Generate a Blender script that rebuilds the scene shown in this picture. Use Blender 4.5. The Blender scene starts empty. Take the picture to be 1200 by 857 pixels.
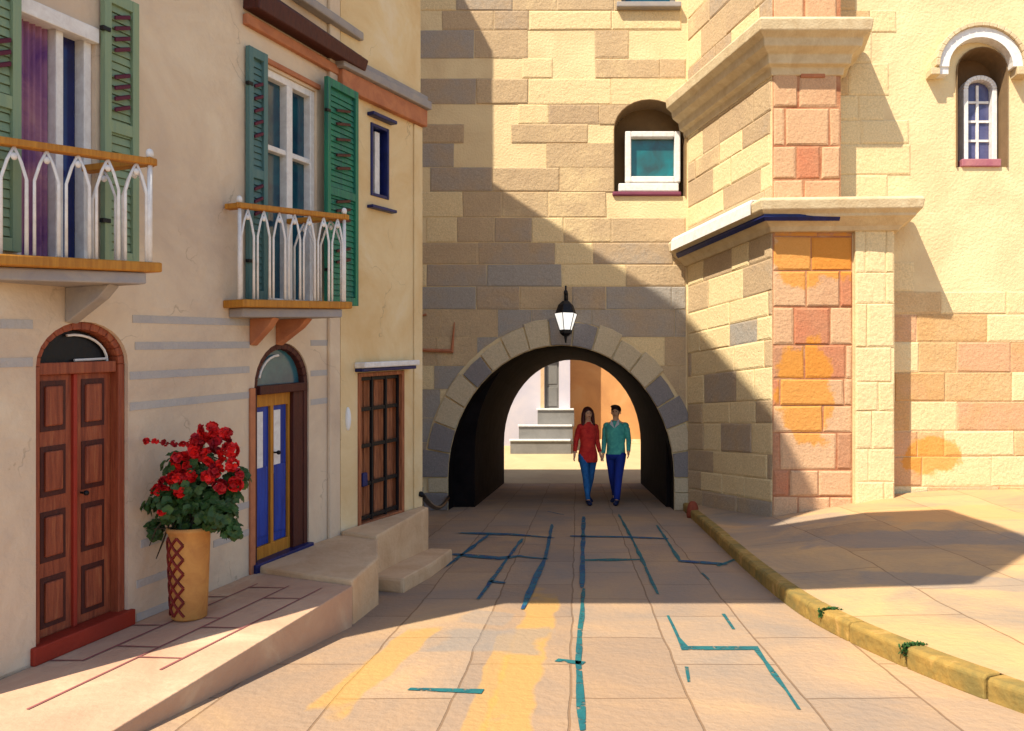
import bpy, bmesh, math, random
from mathutils import Vector, geometry
random.seed(7)
C = bpy.context.scene.collection
R = math.radians
# ------------------------------------------------------------------ camera, light
F, VX, VY, CH = 900.0, 676.0, 497.0, 1.45          # focal (photo px), vanishing point, eye height
cam_d = bpy.data.cameras.new('camera'); cam = bpy.data.objects.new('camera', cam_d); C.objects.link(cam)
cam.location = (0, 0, CH); cam.rotation_euler = (R(90), 0, 0)
cam_d.sensor_width = 36; cam_d.lens = 36 * F / 1200
cam_d.shift_x = -(VX - 600) / 1200; cam_d.shift_y = (VY - 428.5) / 1200
cam_d.clip_end = 500; cam_d.clip_start = .05
bpy.context.scene.camera = cam
SUN = Vector((-.60, -.60, 1.15)).normalized()
elev = math.asin(SUN.z)
W = bpy.data.worlds.new('World'); bpy.context.scene.world = W; W.use_nodes = True
nt = W.node_tree; sky = nt.nodes.new('ShaderNodeTexSky'); sky.sky_type = 'NISHITA'; sky.sun_disc = False
sky.sun_elevation = elev; sky.sun_rotation = math.atan2(SUN.x, SUN.y)
sky.dust_density = .8; sky.ozone_density = 1.6
bg = nt.nodes['Background']; bg.inputs[1].default_value = .105
nt.links.new(sky.outputs[0], bg.inputs[0])
sd = bpy.data.lights.new('sun', 'SUN'); so = bpy.data.objects.new('sun', sd); C.objects.link(so)
sd.energy = 3.8; sd.angle = R(.5); sd.color = (1, .90, .74)
so.rotation_euler = SUN.to_track_quat('Z', 'Y').to_euler()
vs = bpy.context.scene.view_settings
vs.view_transform = 'Standard'; vs.look = 'None'; vs.exposure = 1.03; vs.gamma = 1; vs.use_curve_mapping = False

# ------------------------------------------------------------------ helpers
def sr(r, g, b):                                    # sRGB 0-255 -> linear
    f = lambda c: ((c/255+.055)/1.055)**2.4 if c > 10 else c/255/12.92
    return (f(r), f(g), f(b), 1)
class Frame:
    """wall plane: u runs along the wall (with the slope of the street), v out of it, w up"""
    def __init__(s, o, du):
        s.o = Vector(o); s.du = Vector(du); l = math.hypot(du[0], du[1])
        s.n = Vector((du[1]/l, -du[0]/l, 0)); s.l = l
    def P(s, u, v, w): return s.o + s.du*u + s.n*v + Vector((0, 0, w))
    def uw(s, x, y, v=0):
        r = Vector(((x-VX)/F, 1, (VY-y)/F)); c = Vector((0, 0, CH))
        t = (v + (s.o-c).dot(s.n)) / r.dot(s.n); p = c + r*t; q = p - s.o - s.n*v
        u = (q.x*s.du.x + q.y*s.du.y)/s.l**2
        return u, q.z - s.du.z*u
    def u(s, x, v=0): return s.uw(x, 400, v)[0]
def gp(x, y, z=0):                                  # point on a level surface
    D = F*(CH-z)/(y-VY); return Vector(((x-VX)/F*D, D, z))
WLD = Frame((0, 0, 0), (1, 0, 0))
class MB:
    def __init__(s): s.v = []; s.f = []; s.t = []
    def add(s, vs_, fs, tint=0.5):
        n = len(s.v); s.v += [Vector(p) for p in vs_]
        for f in fs: s.f.append([i+n for i in f]); s.t.append(tint)
        return s
    def hexa(s, p, tint=.5):
        return s.add(p, [(0,3,2,1),(4,5,6,7),(0,1,5,4),(1,2,6,5),(2,3,7,6),(3,0,4,7)], tint)
    def box(s, fr, u0, u1, v0, v1, w0, w1, tint=.5):
        return s.hexa([fr.P(u0,v0,w0),fr.P(u1,v0,w0),fr.P(u1,v1,w0),fr.P(u0,v1,w0),
                       fr.P(u0,v0,w1),fr.P(u1,v0,w1),fr.P(u1,v1,w1),fr.P(u0,v1,w1)], tint)
    def wbox(s, x0, x1, y0, y1, z0, z1, tint=.5):
        return s.hexa([Vector(p) for p in [(x0,y0,z0),(x1,y0,z0),(x1,y1,z0),(x0,y1,z0),(x0,y0,z1),(x1,y0,z1),(x1,y1,z1),(x0,y1,z1)]], tint)
    def prism(s, fr, poly, v0, v1, holes=(), tint=.5):
        loops = [poly]+list(holes)
        flat = [p for l in loops for p in l]; n = len(flat)
        tris = geometry.tessellate_polygon([[Vector((a, b, 0)) for a, b in l] for l in loops])
        vsx = [fr.P(a, v0, b) for a, b in flat]+[fr.P(a, v1, b) for a, b in flat]
        fs = [tuple(t) for t in tris]+[tuple(i+n for i in reversed(t)) for t in tris]
        k = 0
        for l in loops:
            m = len(l)
            for i in range(m): a, b = k+i, k+(i+1) % m; fs.append((a, b, b+n, a+n))
            k += m
        return s.add(vsx, fs, tint)
    def slab(s, pts, zb, tint=.5):                  # pts: top outline (x,y,z); sides drop to zb
        n = len(pts); tp = [Vector(p) for p in pts]
        tris = geometry.tessellate_polygon([[Vector((p.x, p.y, 0)) for p in tp]])
        vsx = tp+[Vector((p.x, p.y, zb)) for p in tp]
        return s.add(vsx, [tuple(t) for t in tris]+[tuple(i+n for i in reversed(t)) for t in tris]+[(i, (i+1) % n, (i+1) % n+n, i+n) for i in range(n)], tint)
    def tube(s, pts, r, seg=8, cap=True):
        pts = [Vector(p) for p in pts]; rr = r if hasattr(r, '__len__') else [r]*len(pts)
        n0 = len(s.v); 
        for i, p in enumerate(pts):
            d = (pts[min(i+1, len(pts)-1)]-pts[max(i-1, 0)]).normalized()
            a = (d.cross(Vector((0, 0, 1)) if abs(d.z) < .9 else Vector((0, 1, 0))) if i == 0 else a-d*a.dot(d)).normalized(); b = d.cross(a)
            for k in range(seg):
                t = 2*math.pi*k/seg; s.v.append(p+(a*math.cos(t)+b*math.sin(t))*rr[i])
        for i in range(len(pts)-1):
            for k in range(seg):
                k2 = (k+1) % seg; a = n0+i*seg
                s.f.append([a+k, a+k2, a+seg+k2, a+seg+k]); s.t.append(.5)
        if cap:
            s.f.append([n0+k for k in range(seg)][::-1]); s.f.append([n0+(len(pts)-1)*seg+k for k in range(seg)]); s.t += [.5, .5]
        return s
    def rings(s, rings_, cap=True):                 # loft of closed rings
        n0 = len(s.v); m = len(rings_[0])
        for r in rings_: s.v += [Vector(p) for p in r]
        for i in range(len(rings_)-1):
            for k in range(m):
                k2 = (k+1) % m; a = n0+i*m; s.f.append([a+k, a+k2, a+m+k2, a+m+k]); s.t.append(.5)
        if cap:
            s.f.append([n0+k for k in range(m)][::-1]); s.f.append([n0+(len(rings_)-1)*m+k for k in range(m)]); s.t += [.5, .5]
        return s
    def lathe(s, c, prof, seg=20):
        c = Vector(c)
        return s.rings([[c+Vector((r*math.cos(2*math.pi*k/seg), r*math.sin(2*math.pi*k/seg), z)) for k in range(seg)] for r, z in prof])
    def ell(s, c, rx, ry, rz, seg=12, n=8):
        c = Vector(c)
        return s.rings([[c+Vector((rx*math.sin(math.pi*(i+.02)/(n+.04))*math.cos(2*math.pi*k/seg), ry*math.sin(math.pi*(i+.02)/(n+.04))*math.sin(2*math.pi*k/seg), -rz*math.cos(math.pi*(i+.02)/(n+.04)))) for k in range(seg)] for i in range(n+1)])
    def sweep(s, path, z, prof, tint=.5, caps=True):  # moulding: profile (out, up) along a plan path
        P = [Vector((a, b)) for a, b in path]; rg = []
        for i, p in enumerate(P):
            d0 = (P[i]-P[i-1]).normalized() if i else (P[1]-P[0]).normalized()
            d1 = (P[i+1]-P[i]).normalized() if i < len(P)-1 else d0
            n0, n1 = Vector((d0.y, -d0.x)), Vector((d1.y, -d1.x)); m = (n0+n1).normalized(); k = 1/max(.35, m.dot(n0))
            zz = z[i] if hasattr(z, '__len__') else z
            rg.append([(p.x+m.x*k*o, p.y+m.y*k*o, zz+u) for o, u in prof])
        s.rings(rg, caps); return s
    def build(s, name, mat, parent=None, smooth=False, bevel=0, loc=None, tint=False):
        lc = Vector(loc) if loc is not None else (parent_loc(parent) if parent else Vector((0, 0, 0)))
        me = bpy.data.meshes.new(name); me.from_pydata([v-lc for v in s.v], [], s.f); me.update()
        bm = bmesh.new(); bm.from_mesh(me); bmesh.ops.recalc_face_normals(bm, faces=bm.faces); bm.to_mesh(me); bm.free()
        if tint:
            a = me.attributes.new('tint', 'FLOAT', 'FACE'); a.data.foreach_set('value', s.t)
        if smooth: me.polygons.foreach_set('use_smooth', [True]*len(me.polygons))
        me.materials.append(mat); o = bpy.data.objects.new(name, me); C.objects.link(o)
        if parent: o.parent = parent
        else: o.location = lc
        if bevel:
            b = o.modifiers.new('bevel', 'BEVEL'); b.width = bevel; b.segments = 2; b.limit_method = 'ANGLE'; b.angle_limit = R(40); b.harden_normals = False
        return o
def parent_loc(p):
    l = Vector(p.location)
    while p.parent: p = p.parent; l += Vector(p.location)
    return l
def thing(name, label, cat, loc=(0, 0, 0), group=None):
    o = bpy.data.objects.new(name, None); C.objects.link(o); o.location = loc; o.empty_display_size = .1
    tag(o, label, cat, group); return o
def tag(o, label, cat, group=None):
    o['label'] = label; o['category'] = cat
    if group: o['group'] = group
    return o
def struct(o): o['kind'] = 'structure'; return o

# ------------------------------------------------------------------ materials
def mat(name, col, rough=.8, col2=None, scale=3, bump=.15, bscale=30, col3=None, metal=0, spec=.3, wash=0, grain=0):
    m = bpy.data.materials.new(name); m.use_nodes = True; n = m.node_tree; b = n.nodes['Principled BSDF']
    b.inputs['Roughness'].default_value = rough; b.inputs['Metallic'].default_value = metal
    b.inputs['Specular IOR Level'].default_value = spec
    g = n.nodes.new('ShaderNodeNewGeometry')
    nz = n.nodes.new('ShaderNodeTexNoise'); nz.inputs['Scale'].default_value = scale; nz.inputs['Detail'].default_value = 6
    nz.inputs['Roughness'].default_value = .62; nz.inputs['Distortion'].default_value = .6
    n.links.new(g.outputs['Position'], nz.inputs['Vector'])
    if grain:
        mp = n.nodes.new('ShaderNodeMapping'); mp.inputs['Scale'].default_value = (6, 6, .45); n.links.new(g.outputs['Position'], mp.inputs['Vector']); n.links.new(mp.outputs[0], nz.inputs['Vector'])
    rp = n.nodes.new('ShaderNodeValToRGB'); rp.color_ramp.elements[0].position = .34; rp.color_ramp.elements[1].position = .66
    c2 = col2 or tuple(c*.8 for c in col[:3])+(1,)
    rp.color_ramp.elements[0].color = c2; rp.color_ramp.elements[1].color = col
    if col3:
        e = rp.color_ramp.elements.new(.56); e.color = col; rp.color_ramp.elements[2].color = col3
    n.links.new(nz.outputs[0], rp.inputs[0])
    n.links.new(rp.outputs[0], b.inputs['Base Color'])
    nb = n.nodes.new('ShaderNodeTexNoise'); nb.inputs['Scale'].default_value = bscale; nb.inputs['Detail'].default_value = 5
    n.links.new(g.outputs['Position'], nb.inputs['Vector'])
    bp = n.nodes.new('ShaderNodeBump'); bp.inputs['Strength'].default_value = min(1, bump*2); bp.inputs['Distance'].default_value = .012
    n.links.new(nb.outputs[0], bp.inputs['Height']); n.links.new(bp.outputs[0], b.inputs['Normal'])
    m['ramp'] = rp.name; return m
def stone(name, stops, mottled=.5, stain=None, bump=.38):
    """ramp of block colours chosen by the per-block 'tint' value, weathered by noise; stain = own-shaped ochre marks"""
    m = mat(name, (1, 1, 1, 1), .92, bscale=22, bump=bump); n = m.node_tree; b = n.nodes['Principled BSDF']
    L = n.links.new; g = [x for x in n.nodes if x.type == 'NEW_GEOMETRY'][0]
    at = n.nodes.new('ShaderNodeAttribute'); at.attribute_name = 'tint'
    nz = n.nodes.new('ShaderNodeTexNoise'); nz.inputs['Scale'].default_value = 2.3; nz.inputs['Detail'].default_value = 9; nz.inputs['Roughness'].default_value = .65
    L(g.outputs['Position'], nz.inputs['Vector'])
    ma = n.nodes.new('ShaderNodeMath'); ma.operation = 'MULTIPLY_ADD'; ma.inputs[1].default_value = mottled; L(nz.outputs[0], ma.inputs[0])
    sb = n.nodes.new('ShaderNodeMath'); sb.operation = 'SUBTRACT'; L(at.outputs['Fac'], sb.inputs[0]); sb.inputs[1].default_value = mottled*.5
    L(sb.outputs[0], ma.inputs[2])
    rp = n.nodes.new('ShaderNodeValToRGB'); cr = rp.color_ramp
    cr.elements[0].position = stops[0][0]; cr.elements[0].color = stops[0][1]; cr.elements[1].position = stops[-1][0]; cr.elements[1].color = stops[-1][1]
    for p, c in stops[1:-1]: e = cr.elements.new(p); e.color = c
    L(ma.outputs[0], rp.inputs[0])
    # fine speckle and pores
    fz = n.nodes.new('ShaderNodeTexNoise'); fz.inputs['Scale'].default_value = 45; fz.inputs['Detail'].default_value = 4; L(g.outputs['Position'], fz.inputs['Vector'])
    mr = n.nodes.new('ShaderNodeMapRange'); mr.inputs[1].default_value = .3; mr.inputs[2].default_value = .7; mr.inputs[3].default_value = .82; mr.inputs[4].default_value = 1.08; L(fz.outputs[0], mr.inputs[0])
    mx = n.nodes.new('ShaderNodeMixRGB'); mx.blend_type = 'MULTIPLY'; mx.inputs[0].default_value = 1; L(rp.outputs[0], mx.inputs[1]); L(mr.outputs[0], mx.inputs[2])
    out = mx.outputs[0]
    for (c, rad, colr) in (stain or []):
        wv = n.nodes.new('ShaderNodeVectorMath'); wv.operation = 'SUBTRACT'; L(g.outputs['Position'], wv.inputs[0]); wv.inputs[1].default_value = c
        dv = n.nodes.new('ShaderNodeVectorMath'); dv.operation = 'DIVIDE'; L(wv.outputs[0], dv.inputs[0]); dv.inputs[1].default_value = rad
        ln = n.nodes.new('ShaderNodeVectorMath'); ln.operation = 'LENGTH'; L(dv.outputs[0], ln.inputs[0])
        ad = n.nodes.new('ShaderNodeMath'); ad.operation = 'MULTIPLY_ADD'; L(nz.outputs[0], ad.inputs[0]); ad.inputs[1].default_value = 1.9; L(ln.outputs['Value'], ad.inputs[2])
        r2 = n.nodes.new('ShaderNodeMapRange'); r2.inputs[1].default_value = 1.80; r2.inputs[2].default_value = 1.95; r2.inputs[3].default_value = .7; r2.inputs[4].default_value = 0; L(ad.outputs[0], r2.inputs[0])
        m2 = n.nodes.new('ShaderNodeMixRGB'); m2.blend_type = 'MIX'; L(r2.outputs[0], m2.inputs[0]); L(out, m2.inputs[1]); m2.inputs[2].default_value = colr; out = m2.outputs[0]
    pz = n.nodes.new('ShaderNodeTexNoise'); pz.inputs['Scale'].default_value = 6; pz.inputs['Detail'].default_value = 10; pz.inputs['Roughness'].default_value = .75; L(g.outputs['Position'], pz.inputs['Vector'])
    b0 = [x for x in n.nodes if x.type == 'BUMP'][0]; b2 = n.nodes.new('ShaderNodeBump'); b2.inputs['Strength'].default_value = .7; b2.inputs['Distance'].default_value = .025
    L(pz.outputs[0], b2.inputs['Height']); L(b0.outputs[0], b2.inputs['Normal']); L(b2.outputs[0], b.inputs['Normal'])
    L(out, b.inputs['Base Color']); return m
OCH = sr(212, 140, 30)
M = {}
pale, sand, tan, dtan, grey, rosy = (.78,.62,.35,1), (.74,.56,.30,1), (.55,.40,.23,1), (.46,.33,.20,1), (.36,.32,.27,1), (.62,.36,.20,1)
M['lime'] = stone('honey limestone', [(0, pale), (.45, sand), (.58, tan), (.8, dtan), (1, grey)], .45)
M['lime_right'] = stone('honey limestone warm', [(0, pale), (.45, (.76,.57,.30,1)), (.6, (.62,.42,.21,1)), (.8, (.58,.34,.14,1)), (1, rosy)], .45,
      stain=[((5.0, 10.9, 1.0), (.42, 1, .28), OCH)])
M['buttress'] = stone('rosy buttress stone', [(0, (.66,.42,.24,1)), (.5, (.60,.36,.20,1)), (.75, (.48,.24,.13,1)), (1, (.55,.20,.10,1))], .5,
      stain=[((3.25, 10.6, 3.75), (.75, 1, .42), OCH), ((3.15, 10.6, 1.9), (.42, 1, .75), OCH)])
M['mortar'] = mat('lime render', (.78,.62,.35,1), .95, (.68,.51,.28,1), 1.6, .45, 30)
M['mortar_red'] = mat('reddish mortar', (.36,.13,.06,1), .95, (.48,.25,.13,1), 4, .4, 40)
M['trim'] = mat('dressed limestone', (.66,.54,.34,1), .85, (.54,.41,.24,1), 5, .3, 35)
M['plaster'] = mat('sun bleached plaster', (.66,.53,.38,1), .92, (.54,.42,.31,1), 1.1, .6, 12, (.71,.59,.43,1))
M['plaster_gold'] = mat('golden plaster', (.74,.58,.33,1), .92, (.66,.46,.22,1), 1.3, .35, 18, (.76,.63,.42,1))
M['groove'] = mat('grey plaster band', (.40,.38,.37,1), .95, (.46,.43,.39,1), 2.5, .3)
M['white'] = mat('white paint', (.80,.79,.76,1), .55, (.66,.63,.60,1), 14, .1)
M['shadestone'] = mat('shade black tunnel stone', (.009,.007,.007,1), .95, (.016,.012,.012,1), 3, .4, 8, spec=.05)  # near-black colour paints the tunnel's shade into the stone
M['voussoir'] = stone('arch stones', [(0, (.62,.50,.32,1)), (.45, (.52,.42,.27,1)), (.6, (.27,.24,.22,1)), (1, (.21,.19,.19,1))], .3)
M['brown'] = mat('red brown varnished wood', (.30,.075,.032,1), .5, (.19,.042,.02,1), 7, .12, 60, (.34,.11,.045,1), grain=1)
M['brown_dk'] = mat('dark red timber', (.08,.018,.012,1), .55, (.05,.012,.01,1), 9, grain=1)
M['maroon'] = mat('maroon slat paint', (.10,.012,.03,1), .6)
M['black'] = mat('black iron', (.012,.012,.014,1), .45, metal=.3)
M['navy'] = mat('navy paint', (.012,.020,.13,1), .4, (.008,.012,.07,1), 8, .05)
M['blue'] = mat('blue door paint', (.014,.06,.40,1), .4, (.010,.025,.20,1), 4, .08, grain=1)
M['ochre'] = mat('ochre painted timber', (.50,.22,.025,1), .55, (.36,.14,.015,1), 9, .15, grain=1)
M['green'] = mat('sage green shutter paint', (.25,.33,.19,1), .6, (.20,.29,.19,1), 5, .1, grain=1)
M['green_dk'] = mat('emerald shutter paint', (.025,.22,.11,1), .55, (.02,.12,.10,1), 4, .1, grain=1)
M['teal_dk'] = mat('grey teal shutter paint', (.07,.16,.16,1), .6, (.10,.19,.18,1), 4, .1, grain=1)
M['teal'] = mat('teal fanlight glass', (.03,.11,.15,1), .18, (.05,.16,.19,1), 6, .03, spec=.6)
M['glass'] = mat('dark window glass', (.010,.035,.07,1), .12, (.015,.09,.12,1), 5, .02, spec=.7)
M['glass_navy'] = mat('navy window glass', (.005,.012,.12,1), .15, (.006,.008,.06,1), 3, .02, spec=.6)
M['curtain'] = mat('mauve curtain', (.36,.17,.26,1), .85, (.14,.05,.20,1), 3.0, .2, 20, (.45,.24,.28,1))
M['rust'] = mat('rust brown boards', (.46,.17,.07,1), .65, (.20,.06,.025,1), 9, .2, 50, grain=1)
M['terra'] = mat('terracotta band', (.50,.20,.09,1), .8, (.38,.14,.07,1), 6)
M['slabgrey'] = mat('grey weathered stone', (.28,.26,.26,1), .9, (.36,.32,.28,1), 6)
M['paving'] = mat('pink paving', (.52,.33,.21,1), .9, (.46,.27,.17,1), 1.6, .3, 25, (.60,.42,.27,1))
M['pavejoint'] = mat('maroon paving joints', (.30,.10,.09,1), .95)
M['step'] = mat('worn sandstone step', (.66,.47,.28,1), .88, (.56,.36,.20,1), 3, .3, 25)
M['kerb'] = mat('ochre kerb stone', (.34,.21,.05,1), .9, (.20,.15,.045,1), 4, .6, 18, (.48,.29,.09,1))
M['moss'] = mat('moss green', (.035,.11,.02,1), .9, (.02,.06,.015,1), 20)
M['tealjoint'] = mat('teal painted joints', (.010,.09,.11,1), .7, (.015,.15,.15,1), 5)
M['bluejoint'] = mat('blue painted joints', (.010,.055,.16,1), .7, (.015,.14,.17,1), 5)
for k_ in ('tealjoint', 'bluejoint'):
    n_ = M[k_].node_tree; g_ = [x for x in n_.nodes if x.type == 'NEW_GEOMETRY'][0]; z_ = n_.nodes.new('ShaderNodeTexNoise'); z_.inputs['Scale'].default_value = 16; z_.inputs['Detail'].default_value = 6; z_.inputs['Roughness'].default_value = .7
    n_.links.new(g_.outputs['Position'], z_.inputs['Vector']); q_ = n_.nodes.new('ShaderNodeMapRange'); q_.inputs[1].default_value = .36; q_.inputs[2].default_value = .46; n_.links.new(z_.outputs[0], q_.inputs[0]); n_.links.new(q_.outputs[0], n_.nodes['Principled BSDF'].inputs['Alpha'])
M['ochrestrip'] = mat('ochre paving slabs', (.48,.27,.08,1), .9, (.56,.36,.14,1), 2.5, .3)
M['pot'] = mat('ochre terracotta', (.55,.27,.07,1), .75, (.42,.18,.05,1), 8)
M['lattice'] = mat('dark red lattice', (.22,.02,.012,1), .6, (.10,.012,.01,1), 12)
M['leaf'] = mat('geranium leaves', (.045,.10,.018,1), .55, (.02,.05,.015,1), 12, .1)
M['stem'] = mat('dark stems', (.04,.03,.015,1), .7)
M['petal'] = mat('red petals', (.80,.014,.012,1), .55, (.38,.006,.01,1), 14, .05)
M['skin'] = mat('skin', (.86,.48,.27,1), .55, (.70,.35,.19,1), 9, .02)
M['redtop'] = mat('red knit', (.88,.06,.035,1), .85, (.60,.02,.02,1), 9, .5, 9)
M['tealshirt'] = mat('teal shirt cloth', (.14,.62,.47,1), .85, (.07,.38,.33,1), 8, .5, 9)
M['jeans'] = mat('blue denim', (.03,.17,.42,1), .85, (.02,.11,.30,1), 14)
M['trousers'] = mat('navy trousers', (.015,.04,.30,1), .8)
M['hair_r'] = mat('chestnut hair', (.10,.02,.012,1), .5, (.06,.012,.01,1), 30)
M['hair_b'] = mat('dark brown hair', (.035,.012,.01,1), .5, (.02,.01,.01,1), 30)
M['shoe'] = mat('dark blue shoes', (.01,.02,.07,1), .6)
M['lampglass'] = mat('milky lantern glass', (.86,.85,.82,1), .25, (.80,.79,.76,1), 6, .01, spec=.5)
M['lampglass'].node_tree.nodes['Principled BSDF'].inputs['Emission Color'].default_value = (1, .97, .9, 1); M['lampglass'].node_tree.nodes['Principled BSDF'].inputs['Emission Strength'].default_value = .45
M['court_white'] = mat('white washed wall', (.60,.54,.55,1), .9, (.50,.47,.52,1), 1.2)
M['court_orange'] = mat('orange rendered wall', (.60,.30,.11,1), .9, (.50,.24,.09,1), .8, .2, 20, (.62,.34,.14,1))
M['court_ground'] = mat('pale courtyard paving', (.56,.42,.22,1), .9, (.48,.34,.18,1), 1.0)
M['greydoor'] = mat('grey door paint', (.20,.19,.17,1), .7)
M['bell'] = mat('white enamel', (.85,.85,.84,1), .3)

# road: sandstone flags, grey worn patches, painted shade strips, laid out on the real surface
def road_mat(name='worn sandstone road', cols=((.40,.27,.165,1), (.29,.225,.17,1), (.47,.31,.165,1)), bands=(), bw=1.15, rh=.62):
    m = mat(name, cols[0], .88, cols[1], .7, .45, 20, cols[2]); n = m.node_tree; L = n.links.new
    b = n.nodes['Principled BSDF']; g = [x for x in n.nodes if x.type == 'NEW_GEOMETRY'][0]; rp = n.nodes[m['ramp']]
    mp = n.nodes.new('ShaderNodeMapping'); mp.inputs['Rotation'].default_value = (0, 0, R(90)); L(g.outputs['Position'], mp.inputs['Vector'])
    nw = n.nodes.new('ShaderNodeTexNoise'); nw.inputs['Scale'].default_value = 1.5; L(g.outputs['Position'], nw.inputs['Vector'])
    av = n.nodes.new('ShaderNodeMixRGB'); av.blend_type = 'ADD'; av.inputs[0].default_value = .07; L(mp.outputs[0], av.inputs[1]); L(nw.outputs['Color'], av.inputs[2])
    br = n.nodes.new('ShaderNodeTexBrick'); L(av.outputs[0], br.inputs['Vector']); br.inputs['Scale'].default_value = 1
    br.inputs['Brick Width'].default_value = bw; br.inputs['Row Height'].default_value = rh; br.inputs['Mortar Size'].default_value = .008; br.inputs['Mortar Smooth'].default_value = .4
    br.inputs['Color1'].default_value = (1, 1, 1, 1); br.inputs['Color2'].default_value = (.86, .84, .84, 1); br.inputs['Mortar'].default_value = (.62, .56, .5, 1)
    mx = n.nodes.new('ShaderNodeMixRGB'); mx.blend_type = 'MULTIPLY'; mx.inputs[0].default_value = 1; L(rp.outputs[0], mx.inputs[1]); L(br.outputs[0], mx.inputs[2])
    out = mx.outputs[0]; n3 = n.nodes.new('ShaderNodeTexNoise'); n3.inputs['Scale'].default_value = 3.2; n3.inputs['Detail'].default_value = 7; L(g.outputs['Position'], n3.inputs['Vector'])
    for (p, q, hw, colr, amt) in bands:            # coloured strips: ochre stains, and grey that paints in shade
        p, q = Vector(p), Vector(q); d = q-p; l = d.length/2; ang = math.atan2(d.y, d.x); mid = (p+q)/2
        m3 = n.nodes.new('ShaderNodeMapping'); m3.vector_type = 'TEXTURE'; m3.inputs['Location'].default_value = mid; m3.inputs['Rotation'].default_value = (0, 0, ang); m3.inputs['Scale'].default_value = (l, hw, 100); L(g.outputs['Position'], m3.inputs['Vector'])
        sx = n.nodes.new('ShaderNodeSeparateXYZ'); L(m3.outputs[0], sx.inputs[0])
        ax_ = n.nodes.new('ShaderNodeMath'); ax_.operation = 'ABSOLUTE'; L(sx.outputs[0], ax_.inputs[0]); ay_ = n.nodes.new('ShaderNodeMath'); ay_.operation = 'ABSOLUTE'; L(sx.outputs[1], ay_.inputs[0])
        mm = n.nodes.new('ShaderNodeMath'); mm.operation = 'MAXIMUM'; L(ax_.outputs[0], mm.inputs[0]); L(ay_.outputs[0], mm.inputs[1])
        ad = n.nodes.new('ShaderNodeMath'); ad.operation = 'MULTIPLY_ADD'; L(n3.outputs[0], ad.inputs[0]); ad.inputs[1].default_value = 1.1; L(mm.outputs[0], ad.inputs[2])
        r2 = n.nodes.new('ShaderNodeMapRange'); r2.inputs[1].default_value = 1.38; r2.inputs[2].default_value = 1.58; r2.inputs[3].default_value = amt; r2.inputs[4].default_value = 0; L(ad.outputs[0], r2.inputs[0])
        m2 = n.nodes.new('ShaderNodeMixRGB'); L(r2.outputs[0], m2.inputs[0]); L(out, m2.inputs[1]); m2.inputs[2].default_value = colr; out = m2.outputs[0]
    L(out, b.inputs['Base Color'])
    bp = [x for x in n.nodes if x.type == 'BUMP'][0]; b2 = n.nodes.new('ShaderNodeBump'); b2.invert = True; b2.inputs['Strength'].default_value = .6; b2.inputs['Distance'].default_value = .01
    L(br.outputs['Fac'], b2.inputs['Height']); L(bp.outputs[0], b2.inputs['Normal']); L(b2.outputs[0], b.inputs['Normal'])
    return m
_o, _shade_grey = (.50,.28,.07,1), (.25,.22,.19,1)
M['road'] = road_mat(bands=[(gp(640,692), gp(575,900), .13, _o, .75), (gp(596,740), gp(540,900), .07, _o, .6), (gp(500,735), gp(375,840), .12, _o, .7), (gp(515,748), gp(640,752), .30, _shade_grey, .6), (gp(545,722), gp(600,726), .2, _shade_grey, .5)])  # grey strips paint a soft shadow into the road colour
M['ramp'] = road_mat('trodden pavement', ((.55,.35,.17,1), (.31,.24,.17,1), (.64,.39,.17,1)), [((2.3,6.5,0), (3.6,6.0,0), .25, _shade_grey, .5), ((2.4,8.2,0), (4.6,7.9,0), .4, _shade_grey, .6), ((2.1,10,0), (3.4,9.6,0), .4, _shade_grey, .5), ((3.6,9.2,0), (5.5,9.4,0), .5, (.62,.34,.13,1), .7)], 1.5, .9)  # grey strips paint broken shade over the right pavement
M['earth'] = mat('dusty ground', (.45,.35,.22,1), .95)

for k_ in ('plaster', 'plaster_gold'):
    n_ = M[k_].node_tree; L_ = n_.links.new; g_ = [x for x in n_.nodes if x.type == 'NEW_GEOMETRY'][0]; b_ = n_.nodes['Principled BSDF']; src = n_.nodes[M[k_]['ramp']].outputs[0]
    w_ = n_.nodes.new('ShaderNodeTexNoise'); w_.inputs['Scale'].default_value = 3; w_.inputs['Detail'].default_value = 6; L_(g_.outputs['Position'], w_.inputs['Vector'])
    a_ = n_.nodes.new('ShaderNodeMixRGB'); a_.blend_type = 'ADD'; a_.inputs[0].default_value = .5; L_(g_.outputs['Position'], a_.inputs[1]); L_(w_.outputs['Color'], a_.inputs[2])
    v_ = n_.nodes.new('ShaderNodeTexVoronoi'); v_.feature = 'DISTANCE_TO_EDGE'; v_.inputs['Scale'].default_value = .9; L_(a_.outputs[0], v_.inputs['Vector'])
    m_ = n_.nodes.new('ShaderNodeMapRange'); m_.inputs[1].default_value = .0; m_.inputs[2].default_value = .006; m_.inputs[3].default_value = .45; m_.inputs[4].default_value = 0; L_(v_.outputs['Distance'], m_.inputs[0])
    k2 = n_.nodes.new('ShaderNodeMapRange'); k2.inputs[1].default_value = .5; k2.inputs[2].default_value = .6; L_(w_.outputs[0], k2.inputs[0])
    mu = n_.nodes.new('ShaderNodeMath'); mu.operation = 'MULTIPLY'; L_(m_.outputs[0], mu.inputs[0]); L_(k2.outputs[0], mu.inputs[1])
    x_ = n_.nodes.new('ShaderNodeMixRGB'); L_(mu.outputs[0], x_.inputs[0]); L_(src, x_.inputs[1]); x_.inputs[2].default_value = (.22, .17, .12, 1); L_(x_.outputs[0], b_.inputs['Base Color'])
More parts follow.
